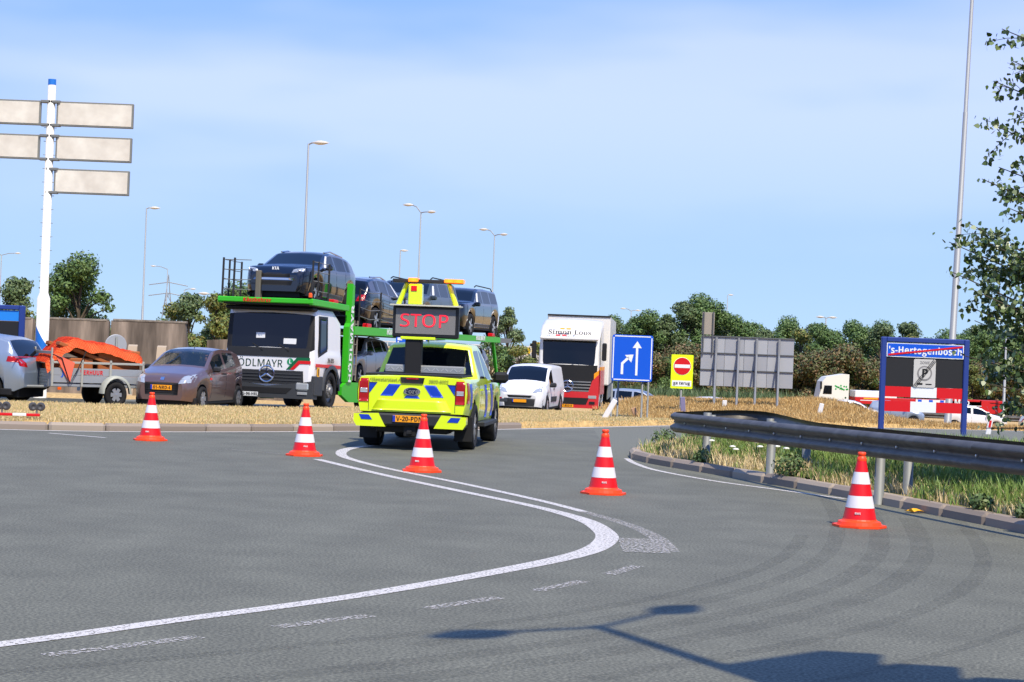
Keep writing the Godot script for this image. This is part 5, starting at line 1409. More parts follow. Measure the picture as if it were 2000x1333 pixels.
func trailer():
	var n := thing("box_trailer", "galvanised open trailer with tread plate front behind the silver car", "trailer", Vector3(-10.85, 0, -45.1), atan2(0.49, 0.87)); n.scale = Vector3(0.84, 1, 1)
	var grey := mt("trailer_grey", Color(0.58, 0.6, 0.62), 0.5, 0.3)
	var st := ST()
	box(st, Vector3(1.3, 0.5, 0), Vector3(2.6, 0.08, 1.36)); obj("floor", st, grey, n)
	for s in [1, -1]:
		for k in 2:
			st = ST(); box(st, Vector3(1.32, 0.64 + k * 0.17, s * 0.69), Vector3(2.56, 0.165, 0.03)); obj("side_board", st, grey, n)
		for x in [0.02, 0.85, 1.65, 2.58]:
			st = ST(); box(st, Vector3(x, 0.78, s * 0.715), Vector3(0.06, 0.62, 0.04)); obj("stanchion", st, mt("galv_light", Color(0.66, 0.66, 0.62), 0.5, 0.3), n)
		st = ST(); box(st, Vector3(1.3, 1.02, s * 0.715), Vector3(2.6, 0.05, 0.04)); obj("top_rail", st, M.galv_light, n)
		st = ST(); st.set_smooth_group(0)
		for k in 10:
			var a0 := PI * k / 10; var a1 := PI * (k + 1) / 10
			var f := func(a, r, z): return Vector3(1.75 + cos(a) * r, 0.33 + sin(a) * r, s * z)
			quad(st, f.call(a0, 0.42, 0.74), f.call(a1, 0.42, 0.74), f.call(a1, 0.42, 1.0), f.call(a0, 0.42, 1.0))
			quad(st, f.call(a0, 0.42, 1.0), f.call(a1, 0.42, 1.0), f.call(a1, 0.36, 1.01), f.call(a0, 0.36, 1.01))
		obj("mudguard", st, mt("mudguard", Color(0.62, 0.63, 0.58), 0.5), n)
		wheel(n, Vector3(1.75, 0.31, s * 0.86), 0.31, 0.18, "cover", 0.55)
	st = ST(); box(st, Vector3(0, 0.66, 0), Vector3(0.03, 0.4, 1.36)); obj("front_board", st, grey, n)
	# tread plate with raised bars
	var tp := obj("tread_plate", _box(Vector3(-0.02, 0.64, 0), Vector3(0.012, 0.38, 1.1)), mt("tread", Color(0.68, 0.68, 0.66), 0.35, 0.6), n)
	st = ST()
	for i in 14:
		for j in 5: box(st, Vector3(-0.03, 0.5 + j * 0.07, -0.5 + i * 0.077), Vector3(0.008, 0.05, 0.014), Transform3D(Basis.IDENTITY, Vector3(-0.03, 0.5 + j * 0.07, -0.5 + i * 0.077)) * Transform3D(Basis(Vector3.RIGHT, 0.8 if (i + j) % 2 else -0.8), Vector3.ZERO) * Transform3D(Basis.IDENTITY, -Vector3(-0.03, 0.5 + j * 0.07, -0.5 + i * 0.077)), 0.002)
	obj("tread_bars", st, mt("tread_bar", Color(0.8, 0.8, 0.78), 0.3, 0.6), tp)
	st = ST(); tube(st, [Vector3(0, 0.45, 0.4), Vector3(-1.1, 0.43, 0)], 0.035, 0.035, 8); tube(st, [Vector3(0, 0.45, -0.4), Vector3(-1.1, 0.43, 0)], 0.035, 0.035, 8); obj("drawbar", st, M.galv_post, n)
	for y in [1.02, 1.24]:
		st = ST(); box(st, Vector3(0.0, y, 0), Vector3(0.04, 0.07, 1.42)); obj("front_rail", st, M.galv_light, n)
	for z in [-0.69, 0.69]:
		st = ST(); box(st, Vector3(0.0, 1.05, z), Vector3(0.05, 0.6, 0.05)); obj("front_post", st, M.galv_light, n)
	text(n, "JSB", 0.13, Transform3D(Basis.IDENTITY, Vector3(0.42, 0.78, 0.71)), M.sign_blue)
	text(n, "VERHUUR", 0.1, Transform3D(Basis.IDENTITY, Vector3(1.12, 0.8, 0.71)), M.sign_red)
	st = ST(); box(st, Vector3(0.25, 0.42, 0.66), Vector3(0.1, 0.06, 0.03)); box(st, Vector3(2.5, 0.45, 0.66), Vector3(0.1, 0.06, 0.03)); obj("side_marker", st, M.amber, n)
	# load: furniture boards and an orange net
	var wood := mt("load_wood", Color(0.6, 0.33, 0.14), 0.7)
	var ln := thing("furniture_load", "brown wooden furniture stacked inside the trailer", "furniture"); ln.transform = n.transform
	st = ST(); box(st, Vector3(1.95, 0.95, 0), Vector3(1.2, 0.75, 1.1)); obj("cabinet", st, wood, ln)
	st = ST(); box(st, Vector3(0.65, 0.85, 0), Vector3(1.1, 0.55, 1.15)); obj("cabinet", st, wood, ln)
	for z in [-0.4, 0.45]:
		st = ST(); box(st, Vector3.ZERO, Vector3(1.5, 0.09, 0.3), Transform3D(Basis(Vector3.BACK, -0.3), Vector3(0.95, 1.24, z))); obj("board", st, wood, ln)
	# net draped over: a rippled sheet of orange mesh
	var net := thing("cargo_net", "orange cargo net draped over the trailer load", "net"); net.transform = n.transform
	var nm := mt("net_orange", Color(0.86, 0.38, 0.15), 0.75)
	var prof := [[-0.12, 1.02], [0.05, 1.2], [0.3, 1.42], [0.6, 1.6], [0.85, 1.58], [1.1, 1.52], [1.5, 1.5], [1.75, 1.46], [2.05, 1.36], [2.5, 1.32], [2.62, 1.18], [2.66, 1.0]]
	var hn := FastNoiseLite.new(); hn.seed = 6; hn.frequency = 1.7
	st = ST(); st.set_smooth_group(0)
	var cords := ST()
	var rows := []
	for i in 45:
		var x := -0.12 + 2.78 * i / 44.0
		var y := pl(prof, x)
		var row := []
		for j in 25:
			var v := -1.0 + 2.0 * j / 24.0
			var fall := maxf(0.0, absf(v) - 0.78) / 0.22
			row.append(Vector3(x + hn.get_noise_2d(v * 2, x) * 0.03, y - 0.05 * v * v - fall * (0.2 + 0.07 * hn.get_noise_2d(x * 1.2, v)) + hn.get_noise_2d(x * 1.6, v * 1.6 + 9) * 0.035, v * 0.7 + hn.get_noise_2d(x, v * 2 + 4) * 0.03))
		rows.append(row)
	for i in 44:
		for j in 24: quad(st, rows[i][j], rows[i + 1][j], rows[i + 1][j + 1], rows[i][j + 1])
	obj("net_sheet", st, nm, net)
	for i in range(0, 44, 1):
		for j in range(0, 24, 1):
			tube(cords, [rows[i][j] + Vector3(0, 0.008, 0), rows[i + 1][j + 1] + Vector3(0, 0.008, 0)], 0.006, 0.006, 3); tube(cords, [rows[i + 1][j] + Vector3(0, 0.008, 0), rows[i][j + 1] + Vector3(0, 0.008, 0)], 0.006, 0.006, 3)
	obj("net_cords", cords, mt("net_dark", Color(0.78, 0.22, 0.05), 0.8), net)
	# loose corner hanging over the front board
	st = ST(); prism(st, PackedVector2Array([Vector2(0.05, 1.22), Vector2(0.62, 1.02), Vector2(0.5, 0.55)]), 0.012, Transform3D(Basis.IDENTITY, Vector3(0, 0, 0.745))); obj("net_corner", st, mt("net_pale", Color(0.9, 0.4, 0.3), 0.8), net)
	st = ST(); tube(st, [Vector3(0.0, 1.2, 0.76), Vector3(0.25, 1.12, 0.78), Vector3(0.5, 0.55, 0.77), Vector3(0.7, 0.85, 0.76), Vector3(0.95, 1.3, 0.7)], 0.014, 0.014, 6); obj("edge_rope", st, M.black_trim, net)

func _box(c: Vector3, s: Vector3) -> SurfaceTool:
	var st := ST(); box(st, c, s); return st

# truck cab: front face at x = 0, width 2*w
func truck_front(n: Node3D, polys: Array):
	# each: [name, [[z, y]...], x offset (outwards), thickness, material]
	for q in polys:
		var st := ST()
		prism(st, PackedVector2Array(v2(q[1])), q[3], Transform3D(FRONT, Vector3(-q[2] + q[3], 0, 0)))
		obj(q[0], st, q[4], n)

func mir(poly: Array) -> Array:
	var r := poly.map(func(q): return [-q[0], q[1]]); r.reverse(); return r

func star(n: Node3D, x: float, y: float, r: float):
	var st := ST()
	for k in 20: 
		var a := TAU * k / 20; var b := TAU * (k + 1) / 20
		tube(st, [Vector3(x, y + r * sin(a), r * cos(a)), Vector3(x, y + r * sin(b), r * cos(b))], 0.022, 0.022, 6)
	for k in 3:
		var a := PI / 2 + TAU * k / 3
		tube(st, [Vector3(x, y, 0), Vector3(x, y + r * sin(a), r * cos(a))], 0.035, 0.012, 6)
	obj("star_emblem", st, M.chrome, n)

func red_truck():
	var at := Vector3(2.24, base_h(76), -76)
	var n := thing("box_truck", "white and red articulated box truck with large front emblem", "truck", at, atan2(0.993, 0.12))
	var white := mt("truck_white_gloss", Color(0.86, 0.85, 0.82), 0.3, 0.0, {"clearcoat_enabled": true})
	var red := mt("truck_red", Color(0.78, 0.03, 0.05), 0.28, 0.0, {"clearcoat_enabled": true})
	var lf := Loft.new()
	lf.p = {"len": 2.25, "wheels": [1.35], "wr": 0.5, "arch": 0.6, "tumble": 0.03, "crown": 0.08,
		"top": [[0, 1.95], [0.02, 1.98], [0.16, 2.95], [0.2, 3.05], [0.35, 3.3], [0.8, 3.55], [1.6, 3.75], [2.25, 3.8]],
		"belt": [[0, 1.9], [2.25, 1.9]], "w": [[0, 1.1], [0.04, 1.17], [0.14, 1.22], [0.4, 1.25], [2.25, 1.25]], "sill": [[0, 0.35], [2.25, 0.45]], "win": [[0.3, 1.15]], "ws": [0.02, 0.165]}
	loft_body(lf, n, white, M.glass)
	truck_front(n, [["black_panel", [[-1.12, 1.3], [1.12, 1.3], [1.14, 1.96], [-1.14, 1.96]], 0.02, 0.03, M.black_trim],
		["grille", [[-0.95, 0.85], [0.95, 0.85], [0.98, 1.32], [-0.98, 1.32]], 0.03, 0.03, M.black_trim],
		["bumper", [[-1.22, 0.28], [1.22, 0.28], [1.24, 0.8], [0.98, 0.92], [-0.98, 0.92], [-1.24, 0.8]], 0.06, 0.3, red],
		["bumper_intake", [[-0.75, 0.42], [0.75, 0.42], [0.85, 0.68], [-0.85, 0.68]], 0.07, 0.02, M.black_trim],
		["corner_panel", [[0.8, 0.85], [1.23, 0.8], [1.22, 1.62], [0.96, 1.36]], 0.055, 0.06, red], ["corner_panel", mir([[0.96, 0.9], [1.23, 0.8], [1.22, 1.6], [1.0, 1.32]]), 0.04, 0.05, red],
		["yellow_band", [[1.02, 1.42], [1.21, 1.62], [1.21, 1.78], [1.02, 1.64]], 0.045, 0.02, mt("truck_yellow", Color(0.95, 0.6, 0.05), 0.4)]])
	for y in [0.93, 1.05, 1.17, 1.28]: truck_front(n, [["grille_bar", [[-0.9, y], [0.9, y], [0.92, y + 0.045], [-0.92, y + 0.045]], 0.05, 0.03, M.chrome]])
	for s in [1, -1]:
		var st := ST(); box(st, Vector3(-0.03, 0.72, s * 0.98), Vector3(0.08, 0.16, 0.36), Transform3D.IDENTITY, 0.03); obj("headlight", st, M.lamp_glass, n)
		st = ST(); box(st, Vector3(-0.07, 0.5, s * 0.98), Vector3(0.04, 0.1, 0.22)); obj("fog_lamp", st, M.black_trim, n)
		st = ST(); tube(st, [Vector3(-0.0, 1.85, s * 0.3), Vector3(-0.01, 1.98, s * 0.1 + 0.3)], 0.015, 0.01, 5); obj("wiper", st, M.galv, n)
		wheel(n, Vector3(1.35, 0.5, s * 1.08), 0.5, 0.3, "truck")
		st = ST(); box(st, Vector3(0.1, 2.5, s * 1.38), Vector3(0.12, 0.7, 0.18), Transform3D.IDENTITY, 0.04); obj("mirror", st, M.black_trim, n)
		st = ST(); box(st, Vector3(1.1, 1.3, s * 1.256), Vector3(2.2, 0.95, 0.02)); obj("red_door_panel", st, red, n)
		st = ST(); box(st, Vector3(1.1, 1.84, s * 1.256), Vector3(2.2, 0.14, 0.02)); obj("yellow_band", st, M.truck_yellow, n)
	star(n, -0.06, 1.12, 0.22)
	plate(n, "7-BXD-9", Transform3D(FRONT, Vector3(-0.09, 0.36, 0)), Color(0.95, 0.62, 0.03), "plate_yellow")
	# sun visor, roof fairing script
	var st := ST(); box(st, Vector3(-0.02, 2.98, 0), Vector3(0.3, 0.14, 2.3), Transform3D.IDENTITY, 0.05); obj("sun_visor", st, white, n)
	var tilt := Transform3D(FRONT, Vector3(0.07, 3.22, 0)) * Transform3D(Basis(Vector3.RIGHT, -0.54), Vector3.ZERO)
	text(n, "Simon Loos", 0.2, tilt, M.ink, "Droid Serif", true, "lettering", true, 1.05)
	for q in [[-0.3, 0.16, "truck_yellow"], [-0.06, 0.16, "truck_yellow"], [-0.45, -0.15, "truck_red"], [-0.2, -0.15, "truck_red"]]:
		st = ST(); box(st, Vector3(q[0], q[1], 0), Vector3(0.18, 0.07, 0.01)); var b := obj("colour_mark", st, M[q[2]], n); b.transform = tilt
	# box trailer
	var tn := thing("semi_trailer", "plain white box semi trailer behind the red truck cab", "trailer"); tn.transform = n.transform * Transform3D(Basis(Vector3.UP, 0.05), Vector3(2.7, 0, 0.12))
	st = ST(); box(st, Vector3(6.6, 2.55, 0), Vector3(13.2, 2.8, 2.55), Transform3D.IDENTITY, 0.04); obj("box", st, white, tn)
	st = ST(); box(st, Vector3(-0.01, 3.93, 0), Vector3(0.06, 0.07, 2.56)); obj("top_edge", st, M.black_trim, tn)
	st = ST(); box(st, Vector3(6.6, 0.85, 1.2), Vector3(8.0, 0.65, 0.05)); obj("side_guard", st, M.galv_post, tn)
	st = ST(); box(st, Vector3(6.6, 1.05, 0), Vector3(13, 0.2, 1.0)); obj("chassis", st, M.black_trim, tn)
	for x in [9.0, 10.3, 11.6]:
		for s in [1, -1]: wheel(tn, Vector3(x, 0.5, s * 1.05), 0.5, 0.35, "truck")

func build_transporter():
	var slope := 0.027
	var bas := Basis(Vector3.UP, atan2(0.969, 0.247)) * Basis(Vector3.BACK, -slope)
	var at := Vector3(-6.14, 0.0, -49.0)
	var n := thing("car_transporter", "green and white car transporter truck loaded with new cars", "truck")
	n.transform = Transform3D(bas, at)
	var green := mt("deck_green", Color(0.2, 0.68, 0.1), 0.4)
	var white := mt("cab_white", Color(0.87, 0.87, 0.87), 0.3, 0.0, {"clearcoat_enabled": true})
	var dark := mt("bumper_grey", Color(0.2, 0.21, 0.22), 0.6)
	var lf := Loft.new()
	lf.p = {"len": 2.0, "wheels": [1.32], "wr": 0.5, "arch": 0.62, "tumble": 0.04, "crown": 0.06,
		"top": [[0, 1.52], [0.015, 1.54], [0.15, 2.42], [0.18, 2.5], [0.3, 2.58], [1.4, 2.6], [2.0, 2.3]],
		"belt": [[0, 1.45], [2.0, 1.5]], "w": [[0, 1.1], [0.03, 1.16], [0.12, 1.21], [0.35, 1.24], [2.0, 1.24]], "sill": [[0, 0.5], [2.0, 0.6]], "win": [[0.35, 1.05]], "ws": [0.015, 0.155], "black_pillars": true}
	loft_body(lf, n, white, M.glass)
	truck_front(n, [["black_panel", [[-1.1, 1.3], [1.1, 1.3], [1.1, 1.53], [-1.1, 1.53]], 0.012, 0.03, M.dark_plastic],
		["grille", [[-0.98, 0.62], [0.98, 0.62], [0.95, 0.96], [-0.95, 0.96]], 0.03, 0.05, mt("grille_grey", Color(0.14, 0.145, 0.15), 0.6)],
		["bumper", [[-1.23, 0.26], [1.23, 0.26], [1.25, 0.72], [0.9, 0.66], [0, 0.56], [-0.9, 0.66], [-1.25, 0.72]], 0.07, 0.4, dark],
		["bumper_intake", [[-0.8, 0.38], [0.55, 0.38], [0.7, 0.52], [-0.8, 0.52]], 0.08, 0.02, M.black_trim],
		["green_stripe", [[0.5, 0.99], [0.6, 0.99], [0.82, 1.22], [1.12, 1.22], [1.12, 1.3], [0.78, 1.3]], 0.012, 0.02, mt("stripe_green", Color(0.0, 0.36, 0.2), 0.4)],
		["red_stripe", [[0.6, 0.985], [0.7, 0.985], [0.86, 1.14], [1.14, 1.14], [1.14, 1.22], [0.82, 1.22]], 0.012, 0.02, M.sign_red]])
	for y in [0.7, 0.78, 0.86]: truck_front(n, [["grille_bar", [[-0.92, y], [0.92, y], [0.92, y + 0.03], [-0.92, y + 0.03]], 0.045, 0.03, dark]])
	text(n, "HÖDLMAYR", 0.185, Transform3D(FRONT, Vector3(-0.004, 1.13, -0.3)), mt("letter_green", Color(0.02, 0.22, 0.14), 0.5), "Droid Sans", false, "lettering", false, 1.05)
	var st := ST(); prism(st, circle_poly(0.085, 20, 0.6, 1.19), 0.01, Transform3D(FRONT, Vector3(0, 0, 0))); obj("round_badge", st, mt("badge_green", Color(0.1, 0.55, 0.35), 0.4), n)
	text(n, "L", 0.1, Transform3D(FRONT, Vector3(-0.012, 1.19, 0.6)), M.sign_white)
	star(n, -0.05, 0.86, 0.2)
	plate(n, "AG-96-HRL", Transform3D(FRONT, Vector3(-0.1, 0.34, -0.45)), Color(0.85, 0.86, 0.86), "plate_white")
	for s in [1, -1]:
		st = ST(); box(st, Vector3(-0.05, 0.57, s * 0.97), Vector3(0.1, 0.2, 0.36), Transform3D.IDENTITY, 0.04); obj("headlight", st, M.lamp_glass, n)
		st = ST(); box(st, Vector3(-0.07, 0.4, s * 0.98), Vector3(0.05, 0.07, 0.26)); obj("fog_lamp", st, M.lamp_glass, n)
		wheel(n, Vector3(1.32, 0.5, s * 1.06), 0.5, 0.32, "truck")
		st = ST(); st.set_smooth_group(0)
		for k in 10:
			var a0 := PI * k / 10; var a1 := PI * (k + 1) / 10
			var f := func(a, r, z): return Vector3(1.32 + cos(a) * r, 0.5 + sin(a) * r, s * z)
			quad(st, f.call(a0, 0.66, 1.0), f.call(a1, 0.66, 1.0), f.call(a1, 0.66, 1.26), f.call(a0, 0.66, 1.26)); quad(st, f.call(a0, 0.66, 1.26), f.call(a1, 0.66, 1.26), f.call(a1, 0.56, 1.262), f.call(a0, 0.56, 1.262))
		obj("wheel_arch", st, dark, n)
		st = ST(); box(st, Vector3(0.35, 0.6, s * 1.2), Vector3(0.6, 0.5, 0.12)); obj("step_panel", st, dark, n)
		st = ST(); box(st, Vector3(1.05, 1.12, s * 1.243), Vector3(1.85, 0.08, 0.012)); obj("red_stripe", st, M.sign_red, n)
		st = ST(); tube(st, [Vector3(-0.01, 1.45, s * 0.35 + 0.2), Vector3(0.03, 1.62, s * 0.35 - 0.1)], 0.02, 0.015, 5); obj("wiper", st, M.black_trim, n)
	both(lf, n, "door_window_surround", "flank", [[0.3, 1.32], [1.0, 1.5], [1.0, 2.36], [0.4, 2.36]], M.black_trim, 0.006)
	both(lf, n, "door_window", "flank", [[0.4, 1.42], [0.95, 1.56], [0.95, 2.3], [0.45, 2.3]], M.glass, 0.014)
	text(n, "26-325", 0.11, Transform3D(Basis.IDENTITY, Vector3(1.2, 1.27, 1.25)), M.ink, "Droid Sans", false)
	st = ST(); box(st, Vector3(0.3, 0.9, 1.25), Vector3(0.16, 0.34, 0.01)); obj("warning_sticker", st, mt("sticker_yellow", Color(0.9, 0.65, 0.05), 0.5), n)
	st = ST(); box(st, Vector3(0.3, 0.95, 1.257), Vector3(0.05, 0.16, 0.005), Transform3D.IDENTITY, 0.001); obj("sticker_mark", st, M.ink, n)
	st = ST(); box(st, Vector3(0.04, 1.7, 0.55), Vector3(0.02, 0.14, 0.34)); box(st, Vector3(0.06, 1.82, -0.25), Vector3(0.02, 0.16, 0.24)); obj("windscreen_papers", st, M.sign_white, n)
	st = ST(); box(st, Vector3(0.08, 2.52, 0), Vector3(0.4, 0.1, 2.36), Transform3D.IDENTITY, 0.04); obj("visor", st, M.black_trim, n)
	# front upper deck above the cab
	st = ST(); box(st, Vector3(-0.35, 2.7, 0), Vector3(0.14, 0.13, 2.55)); obj("front_beam", st, green, n)
	text(n, "Kässbohrer", 0.1, Transform3D(FRONT, Vector3(-0.435, 2.7, -0.2)), M.sign_red, "Droid Sans", true, "lettering", true)
	for s in [1, -1]:
		st = ST(); box(st, Vector3(1.0, 2.69, s * 1.22), Vector3(2.8, 0.16, 0.1)); obj("side_beam", st, green, n)
		# tower pillar with steps
		st = ST(); prism(st, PackedVector2Array([Vector2(2.45, 0.75), Vector2(2.82, 0.75), Vector2(2.79, 1.9), Vector2(2.74, 3.3), Vector2(2.58, 3.35), Vector2(2.53, 2.3), Vector2(2.42, 2.2)]), 0.16, Transform3D(Basis.IDENTITY, Vector3(0, 0, s * 1.2 - 0.08))); obj("tower", st, green, n)
		st = ST(); prism(st, PackedVector2Array([Vector2(2.15, 0.62), Vector2(2.5, 0.75), Vector2(3.5, 0.75), Vector2(3.5, 0.22), Vector2(2.75, 0.22), Vector2(2.15, 0.4)]), 0.1, Transform3D(Basis.IDENTITY, Vector3(0, 0, s * 1.2 - 0.05))); obj("side_skirt", st, green, n)
		st = ST()
		for x in [3.05, 3.32]: tube(st, [Vector3(x, 0.8, s * 1.2), Vector3(x, 2.4, s * 1.2)], 0.025, 0.025, 6)
		for k in 6: tube(st, [Vector3(3.05, 0.95 + k * 0.27, s * 1.2), Vector3(3.32, 0.95 + k * 0.27, s * 1.2)], 0.018, 0.018, 6)
		obj("ladder", st, mt("ladder_grey", Color(0.5, 0.46, 0.42), 0.6, 0.2), n)
		# rear deck beams
		st = ST(); prism(st, PackedVector2Array([Vector2(2.9, 2.02), Vector2(18.2, 2.4), Vector2(18.2, 2.58), Vector2(2.9, 2.24)]), 0.1, Transform3D(Basis.IDENTITY, Vector3(0, 0, s * 1.22 - 0.05))); obj("deck_beam", st, green, n)
		st = ST(); prism(st, PackedVector2Array([Vector2(18.2, 2.38), Vector2(19.8, 2.46), Vector2(19.8, 2.6), Vector2(18.2, 2.56)]), 0.1, Transform3D(Basis.IDENTITY, Vector3(0, 0, s * 1.2 - 0.05))); obj("deck_ramp", st, M.galv_post, n)
		# lower frame, struts
		st = ST(); box(st, Vector3(10.8, 0.62, s * 1.1), Vector3(15.5, 0.22, 0.12)); obj("lower_beam", st, M.dark_plastic, n)
		for q in [[9.5, 0.7, 9.5, 2.2], [18.7, 0.6, 17.6, 2.4], [18.0, 0.6, 18.7, 1.3]]:
			st = ST(); box(st, Vector3.ZERO, Vector3(0.12, Vector2(q[2] - q[0], q[3] - q[1]).length(), 0.1), Transform3D(Basis(Vector3.BACK, -atan2(q[2] - q[0], q[3] - q[1])), Vector3((q[0] + q[2]) / 2, (q[1] + q[3]) / 2, s * 1.17))); obj("strut", st, green, n)
		for x in [4.6, 11.8, 12.9]: wheel(n, Vector3(x, 0.45, s * 1.02), 0.45, 0.3, "truck")
		# railings: posts and wires
		for q in [[[-0.3, 0.1, 0.9], 2.75], [[3.4, 5.2, 7.4, 9.2], 2.3]]:
			if s < 0 and q[1] < 2.5: continue
			for x in q[0]:
				st = ST(); tube(st, [Vector3(x, q[1], s * 1.2), Vector3(x, q[1] + 0.98, s * 1.2)], 0.028, 0.028, 6); obj("railing_post", st, M.dark_plastic, n)
			for k in 4:
				st = ST()
				for i in q[0].size() - 1:
					var a := Vector3(q[0][i], q[1] + 0.24 + k * 0.24, s * 1.2); var b := Vector3(q[0][i + 1], a.y, a.z)
					tube(st, [a, a.lerp(b, 0.5) - Vector3(0, 0.06 if q[1] < 2.5 else 0.01, 0), b], 0.01, 0.01, 4)
				obj("railing_wire", st, M.galv_post, n)
	for q in [[-0.45, -0.9], [-0.45, -0.6]]:
		st = ST(); tube(st, [Vector3(-0.3, 2.75, q[1] - 0.3), Vector3(-0.3, 3.75, q[1] - 0.3)], 0.03, 0.03, 6); obj("railing_post", st, M.dark_plastic, n)
	st = ST()
	for k in 4: tube(st, [Vector3(-0.3, 2.95 + k * 0.25, -1.2), Vector3(-0.3, 2.95 + k * 0.25, -0.45)], 0.01, 0.01, 4)
	obj("railing_wire", st, M.galv_post, n)
	st = ST(); box(st, Vector3(0.2, 3.1, -0.42), Vector3(0.2, 0.75, 0.14)); obj("winch", st, mt("winch", Color(0.4, 0.38, 0.33), 0.7), n)
	st = ST(); lathe(st, [Vector2(0.05, 0), Vector2(0.05, 0.08), Vector2(0.03, 0.11), Vector2(0.001, 0.115)], 12, Transform3D(Basis.IDENTITY, Vector3(-0.4, 2.8, 1.2))); obj("beacon", st, M.amber, n)
	st = ST(); box(st, Vector3(1.0, 2.62, 0), Vector3(2.6, 0.06, 2.3)); obj("front_deck", st, M.dark_plastic, n)
	st = ST(); prism(st, PackedVector2Array([Vector2(2.9, 2.16), Vector2(19.6, 2.55), Vector2(19.6, 2.49), Vector2(2.9, 2.1)]), 2.3, Transform3D(Basis.IDENTITY, Vector3(0, 0, -1.15))); obj("upper_deck", st, M.dark_plastic, n)
	st = ST(); box(st, Vector3(11, 0.55, 0), Vector3(16.5, 0.1, 2.0)); box(st, Vector3(2.6, 0.8, 0), Vector3(1.6, 0.8, 1.6)); obj("lower_deck", st, M.dark_plastic, n)
	st = ST(); box(st, Vector3(19.4, 0.45, 0), Vector3(1.2, 0.12, 2.3)); obj("tail_ramp", st, M.dark_plastic, n)
	st = ST(); box(st, Vector3(19.98, 0.5, 0.7), Vector3(0.06, 0.12, 0.5)); obj("tail_light", st, M.red_lamp, n)
	text(n, "HÖDLMAYR", 0.2, Transform3D(Basis(Vector3.BACK, PI / 2), Vector3(2.62, 1.75, 1.29)), M.sign_white, "Droid Sans", true, "lettering", false, 1.35)
	text(n, "HÖDLMAYR", 0.15, Transform3D(Basis(Vector3.BACK, 0.025), Vector3(6.2, 2.22, 1.28)), M.sign_white)
	text(n, "HÖDLMAYR", 0.15, Transform3D(Basis(Vector3.BACK, 0.025), Vector3(15.6, 2.45, 1.28)), M.sign_white)
	for x in [1.6, 4.4, 8.3, 13.0, 17.6]:
		st = ST(); var yy: float = 2.72 if x < 2.5 else 2.2 + (x - 2.9) * 0.0236
		box(st, Vector3(x, yy + 0.08, 1.1), Vector3(0.35, 0.12, 0.16)); obj("wheel_chock", st, M.sign_red, n)
	# cars on the decks: kind, x of nose, deck height, reversed, paint, label
	var navy := mt("paint_navy", Color(0.035, 0.05, 0.1), 0.18, 0.2, {"clearcoat_enabled": true, "clearcoat_roughness": 0.03})
	var black := mt("paint_black", Color(0.025, 0.028, 0.035), 0.16, 0.1, {"clearcoat_enabled": true, "clearcoat_roughness": 0.03})
	var slate := mt("paint_slate", Color(0.2, 0.25, 0.27), 0.22, 0.4, {"clearcoat_enabled": true})
	var pale := mt("paint_pale", Color(0.55, 0.58, 0.63), 0.25, 0.4, {"clearcoat_enabled": true})
	for q in [["suv", 0.15, 2.66, false, navy, "dark blue crossover on the deck over the transporter cab", 0.95], ["suv", 9.3, 2.28, true, navy, "dark blue crossover loaded backwards on the upper deck", 0.95], ["boxy_suv", 9.6, 2.36, false, slate, "grey green boxy off roader behind the light bar on the upper deck", 0.98], ["boxy_suv", 14.7, 2.46, false, black, "black boxy off roader last on the upper deck", 0.98], ["suv", 4.3, 0.62, false, pale, "pale silver crossover on the lower deck beside the ladder", 0.85], ["suv", 14.6, 0.62, false, slate, "slate grey crossover on the lower deck by the tail ramp", 0.95]]:
		var c := thing("loaded_car", q[5], "car", Vector3.ZERO, 0.0, "new cars on the transporter")
		var l2 := Loft.new(); l2.p = profile(q[0])
		var xf := Transform3D(Basis.IDENTITY, Vector3(q[1], q[2], 0))
		if q[3]: xf = Transform3D(Basis(Vector3.UP, PI), Vector3(q[1], q[2], 0))
		c.transform = n.transform * xf * Transform3D(Basis(Vector3.BACK, -0.03 if q[1] < 1 else 0.022 * (-1 if q[3] else 1)), Vector3.ZERO)
		c.scale = Vector3.ONE * q[6]
		loft_body(l2, c, q[4], M.glass); wheels(l2, c, 0.23, "alloy")
		car_face(l2, c, 0.82 if q[0] == "suv" else 0.86, 0.86, 0.14)
		door_lines(l2, c, [1.4, 2.37 if q[0] == "suv" else 2.47], 0.42, 1.08)
		mirror(c, 1.5, 1.12, 0.88, q[4])
		if q[0] == "boxy_suv":
			for s in [1, -1]:
				st = ST(); tube(st, [Vector3(2.2, 1.72, s * 0.66), Vector3(2.4, 1.78, s * 0.66), Vector3(4.3, 1.75, s * 0.66), Vector3(4.5, 1.66, s * 0.66)], 0.02, 0.02, 6); obj("roof_rail", st, M.black_trim, c)
				patch(l2, c, "pillar_film", "left" if s > 0 else "right", [[1.62, 1.18], [1.82, 1.18], [2.02, 1.5], [1.88, 1.5]], M.sign_white, 0.006)
			both(l2, c, "arch_trim", "flank", [[1.5, 0.36], [3.4, 0.36], [3.4, 0.46], [1.5, 0.46]], mt("trim_grey", Color(0.25, 0.26, 0.28), 0.5), 0.012)
		else:
			both(l2, c, "arch_trim", "flank", [[1.4, 0.33], [3.0, 0.33], [3.0, 0.45], [1.4, 0.45]], M.trim_grey if M.has("trim_grey") else mt("trim_grey", Color(0.25, 0.26, 0.28), 0.5), 0.012)
			for s in [1, -1]:
				st = ST(); tube(st, [Vector3(2.0, 1.58, s * 0.62), Vector3(2.5, 1.66, s * 0.62), Vector3(3.5, 1.62, s * 0.62)], 0.022, 0.022, 6); obj("roof_rail", st, M.chrome, c)
				patch(l2, c, "pillar_film", "left" if s > 0 else "right", [[1.42, 1.12], [1.56, 1.12], [1.9, 1.47], [1.8, 1.47]], M.sign_white, 0.006)
